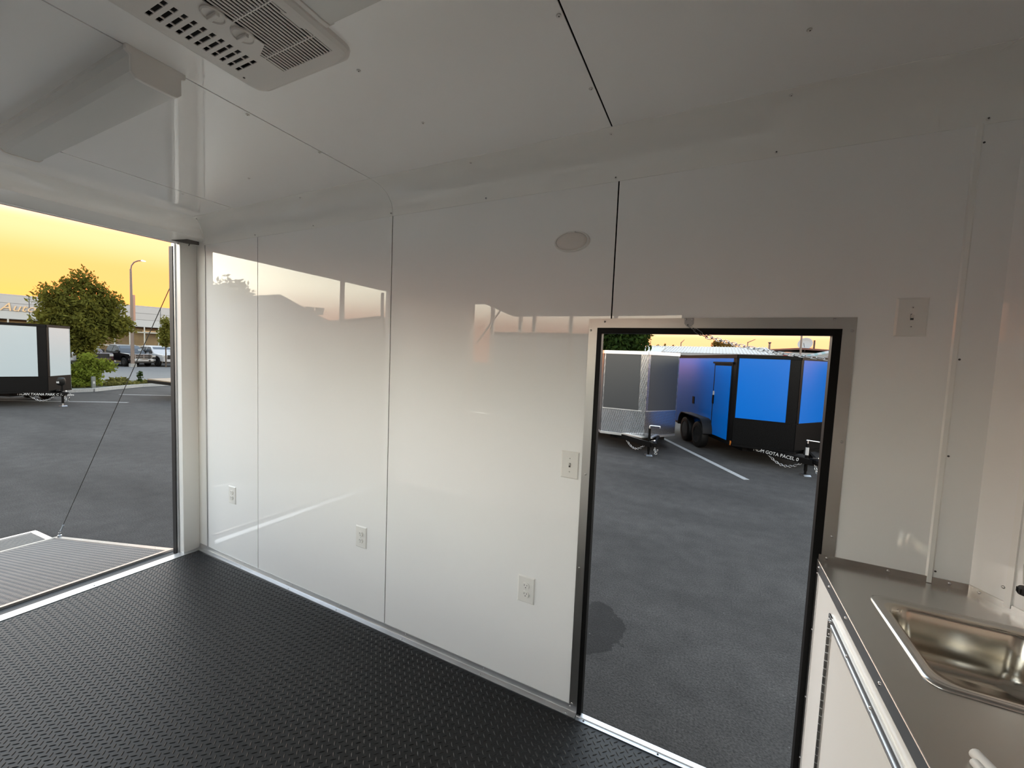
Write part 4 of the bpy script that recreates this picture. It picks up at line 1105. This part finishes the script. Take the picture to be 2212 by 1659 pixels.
obj('lean_to', MB().add([(-6.4,25.5,2.18),(-3.3,25.5,2.18),(-3.3,28.6,2.62),(-6.4,28.6,2.62),(-6.4,25.5,1.85),(-3.3,25.5,1.85),(-3.3,28.6,1.85),(-6.4,28.6,1.85)], [(0,1,2,3),(7,6,5,4),(0,4,5,1),(1,5,6,2),(2,6,7,3),(3,7,4,0)]), 'brown_wall', rb)
obj('lean_to_roof', MB().add([(-6.6,25.3,2.22),(-3.1,25.3,2.22),(-3.1,28.8,2.74),(-6.6,28.8,2.74),(-6.6,25.3,2.14),(-3.1,25.3,2.14),(-3.1,28.8,2.64),(-6.6,28.8,2.64)], [(0,1,2,3),(7,6,5,4),(0,4,5,1),(1,5,6,2),(2,6,7,3),(3,7,4,0)]), 'roof_metal', rb)

mk = thing('market_building', 'white shopfront building with dark red roof edge at doorway right', 'building', (6, 34, G))
obj('front_wall', MB().box(3.2, 34.0, G, 11.5, 44, 2.78), 'sign_white', mk)
obj('roof_edge', MB().add([(3.0,33.8,2.80),(5.6,33.8,3.0),(8.2,33.8,2.86),(11.5,33.8,2.80),(3.0,33.8,2.92),(5.6,33.8,3.13),(8.2,33.8,2.98),(11.5,33.8,2.92),(3.0,40,2.80),(5.6,40,3.0),(8.2,40,2.86),(11.5,40,2.80)], [(0,1,5,4),(1,2,6,5),(2,3,7,6),(4,5,9,8),(5,6,10,9),(6,7,11,10)]), 'red_fascia', mk)
for x0, x1, z0, z1, m in ((3.25,3.7,2.32,2.62,'sign_orange'),(4.55,5.0,2.35,2.58,'sign_red'),(7.2,7.7,2.25,2.55,'sign_red'),(5.1,5.16,2.30,2.52,'red_fascia'),(5.5,5.8,2.40,2.44,'awning_green'),(5.9,6.4,2.30,2.34,'charcoal_paint'),(3.9,4.3,2.42,2.46,'charcoal_paint'),(6.6,6.9,2.40,2.44,'charcoal_paint')):
    obj('sign_board', MB().box(x0, 33.93, z0, x1, 33.99, z1), m, mk)
aw = thing('awning', 'green and white striped awning sloping up at the market front', 'awning', (6.6, 32.5, G))
for x_, y_, z_ in ((5.6,33.2,2.36),(7.5,31.75,2.9)): obj('awning_post', MB().tube([(x_,y_,G),(x_,y_,z_)], .03, 6), 'zinc', aw)
for k in range(12):
    a0 = Vector((5.55+.17*k, 33.7-.13*k, 2.50+.047*k)); 
    obj('stripe', MB().add([a0, a0+Vector((.17,-.13,.047)), a0+Vector((.17,-.63,-.10)), a0+Vector((0,-.5,-.147)), a0+Vector((0,0,.03)), a0+Vector((.17,-.13,.077)), a0+Vector((.17,-.63,-.07)), a0+Vector((0,-.5,-.117))], [(0,1,2,3),(7,6,5,4),(0,4,5,1),(1,5,6,2),(2,6,7,3),(3,7,4,0)]), 'awning_green' if k % 2 == 0 else 'sign_white', aw)
di = thing('satellite_dish', 'large grey satellite dish on the market roof', 'dish', (5.95, 34.6, 3.0))
obj('reflector', MB().lathe([(0,0),(.2,.02),(.36,.07),(.46,.13),(.47,.13),(.37,.06),(.2,.005),(0,-.015)], (5.95,34.6,3.42), (-.35,-.85,.35), 28), 'dish', di, smooth=50)
obj('mast', MB().tube([(5.95,34.66,2.9),(5.95,34.66,3.35)], .04, 8), 'zinc', di)
obj('feed_arm', MB().tube([(5.85,34.3,3.2),(5.72,33.95,3.5)], .018, 6), 'zinc', di)
def plain_lamp(label, x, y, h, arm):
    t = thing('lot_lamp', label, 'street lamp', (x, y, G))
    obj('pole', MB().tube([(x,y,G),(x,y,h)], [.09,.06], 8), 'pole_steel', t)
    obj('lamp_head', MB().prism([(x,h),(x+arm,h+.35),(x+arm*1.15,h+.33),(x+.05,h-.1)], 'y', y-.12, y+.12), 'pole_steel', t)
plain_lamp('slim dark lot lamp left of the chain above the roof', -4.15, 58, 4.55, .35)
plain_lamp('slim dark lot lamp right of the chain above the roof', 3.72, 58, 4.75, .75)
ut = thing('utility_pole', 'slender dark pole standing in front of the satellite dish', 'pole', (4.15, 24.5, G))
obj('pole', MB().tube([(4.15,24.5,G),(4.05,24.5,6.5)], .045, 8), 'pole_steel', ut)
vp = thing('roof_vent', 'short blue-grey vent stack on the market roof', 'vent', (3.75, 35, 2.9))
obj('stack', MB().tube([(3.75,35,2.8),(3.75,35,3.42)], .07, 8), 'pole_steel', vp); obj('cap', MB().lathe([(.05,0),(.13,.12),(.0,.16)], (3.75,35,3.42), (0,0,1), 10), 'pole_steel', vp)
wr_ = thing('power_line', 'drooping power lines crossing the sky above the roofs', 'wire', (0, 60, 4.3))
for x in (-11.0, 11.0): obj('line_pole', MB().tube([(x,60,G),(x,60,5.2)], .1, 6), 'trunk', wr_)
for za, zb_ in ((3.9, 4.35),):
    pts = [(-11+22*k/14, 60, 3.75+.65*(2*k/14-1)**2*.8) for k in range(15)]
    obj('wire', MB().tube(pts, .022, 5), 'wire', wr_)
tree('shade_tree', 'dense dark tree rising behind the charcoal trailer', 'tree', (-5.6,20.5,G),
     [((-5.6,20.5,3.4),(2.5,2.2,1.6),5200),((-4.6,20.2,2.5),(1.5,1.4,.8),2200),((-6.8,20.5,2.8),(1.6,1.6,1.2),2000),((-4.0,20.2,3.1),(1.0,1.0,.8),1200)],
     .15, 'leaf_dark', 21, .16, (-5.6,20.5,2.4), shell=.25, branches=5)
tree('rusty_tree', 'small rust-tinted tree poking above the metal roof', 'tree', (.58,40,G),
     [((.58,40,3.2),(.95,.9,.62),700),((1.36,40,3.1),(.5,.5,.4),220),((.2,40,3.5),(.5,.5,.4),220)], .14, 'leaf_rust', 23, .1, (.58,40,2.9), shell=.2, branches=3)
for k, (x, lab) in enumerate(((-5.2,'leftmost little treetop above the metal roof'),(-4.55,'second little treetop above the metal roof'),(-3.75,'rightmost little treetop above the metal roof'))):
    tree('treetop', lab, 'tree', (x,42,G), [((x,42,3.15),(.13,.13,.35+.1*(k == 1)),120)], .12, 'leaf_olive', 30+k, .05, (x,42,2.9), shell=.1, branches=1)
tree('corner_tree', 'green tree at the far right edge of the doorway view', 'tree', (11.2,47,G), [((11.2,47,4.6),(1.0,1.0,.8),600)], .15, 'leaf_light', 40, .1, (11.2,47,3.9), shell=.2, branches=2)

# ------------------------------------------------------------------ behind the trailer, seen only as reflections in the wall
hs = thing('house', 'pale house with dark hipped roof mirrored in the wall panels', 'building', (-27,-15.5,G))
obj('wall', MB().box(-31, -18.6, G, -24.6, -13.2, 3.2), 'stucco', hs)
obj('roof', MB().add([(-31.6,-19.2,3.1),(-24.0,-19.2,3.1),(-24.0,-12.6,3.1),(-31.6,-12.6,3.1),(-29.2,-15.9,5.2),(-26.4,-15.9,5.2)], [(0,3,2,1),(0,1,5,4),(2,3,4,5),(3,0,4),(1,2,5)]), 'shingle', hs)
obj('window', MB().box(-24.59, -16.8, 1.2, -24.55, -15.2, 2.4), 'glass_dark', hs)
fl_t = thing('flood_lights', 'cluster of three flood lights on a stand mirrored in the wall', 'light', (-9.6,-5.5,G))
obj('mast', MB().tube([(-9.6,-5.5,G),(-9.6,-5.5,2.42)], .03, 8), 'black_paint', fl_t)
for (x, y), tl in (((-9.74,-5.29),-.4),((-9.58,-5.5),0),((-9.45,-5.68),.3)):
    obj('arm', MB().tube([(-9.6,-5.5,2.35),(x,y,2.5)], .012, 6), 'black_paint', fl_t)
    obj('flood_head', MB().obox((x,y,2.62), (.02,.02,0), (-.06,.08,0), (tl*.08,0,.09)), 'black_paint', fl_t)
cargo_trailer('dark enclosed cargo trailer mirrored low in the wall beside the ramp', (-10.3,-5.9), 200, 2.2, .5, 4.6, .46, 2.88, 'charcoal_paint', 'black_paint', 'black_paint', 'black_paint', 1.1)
pl_ = thing('wooden_pole', 'plain tall wooden pole mirrored in the wall panels', 'pole', (-22.75,-17.85,G))
obj('pole', MB().tube([(-22.75,-17.85,G),(-22.75,-17.85,9.5)], [.19,.14], 10), 'trunk', pl_)
lp2 = thing('street_lamp', 'curved street lamp mirrored in the wall panels', 'street lamp', (-24.6,-11.6,G))
obj('pole', MB().tube([(-24.6,-11.6,G),(-24.6,-11.6,4.9)], [.1,.05], 8), 'pole_steel', lp2)
obj('arm', MB().tube([(-24.6,-11.6,4.9),(-24.5,-11.8,5.25),(-24.3,-12.3,5.4)], .035, 6), 'pole_steel', lp2)
tree('street_tree', 'leafy tree mirrored at the left end of the wall panels', 'tree', (-35.2,-16.6,G),
     [((-35.2,-16.6,4.2),(2.2,2.4,2.0),2600),((-35.0,-17.6,5.6),(1.5,1.5,1.5),1300),((-35.5,-15.6,5.3),(1.3,1.3,1.3),900)], .2, 'leaf_olive', 51, .2, (-35.2,-16.6,3.0), shell=.2, branches=4)
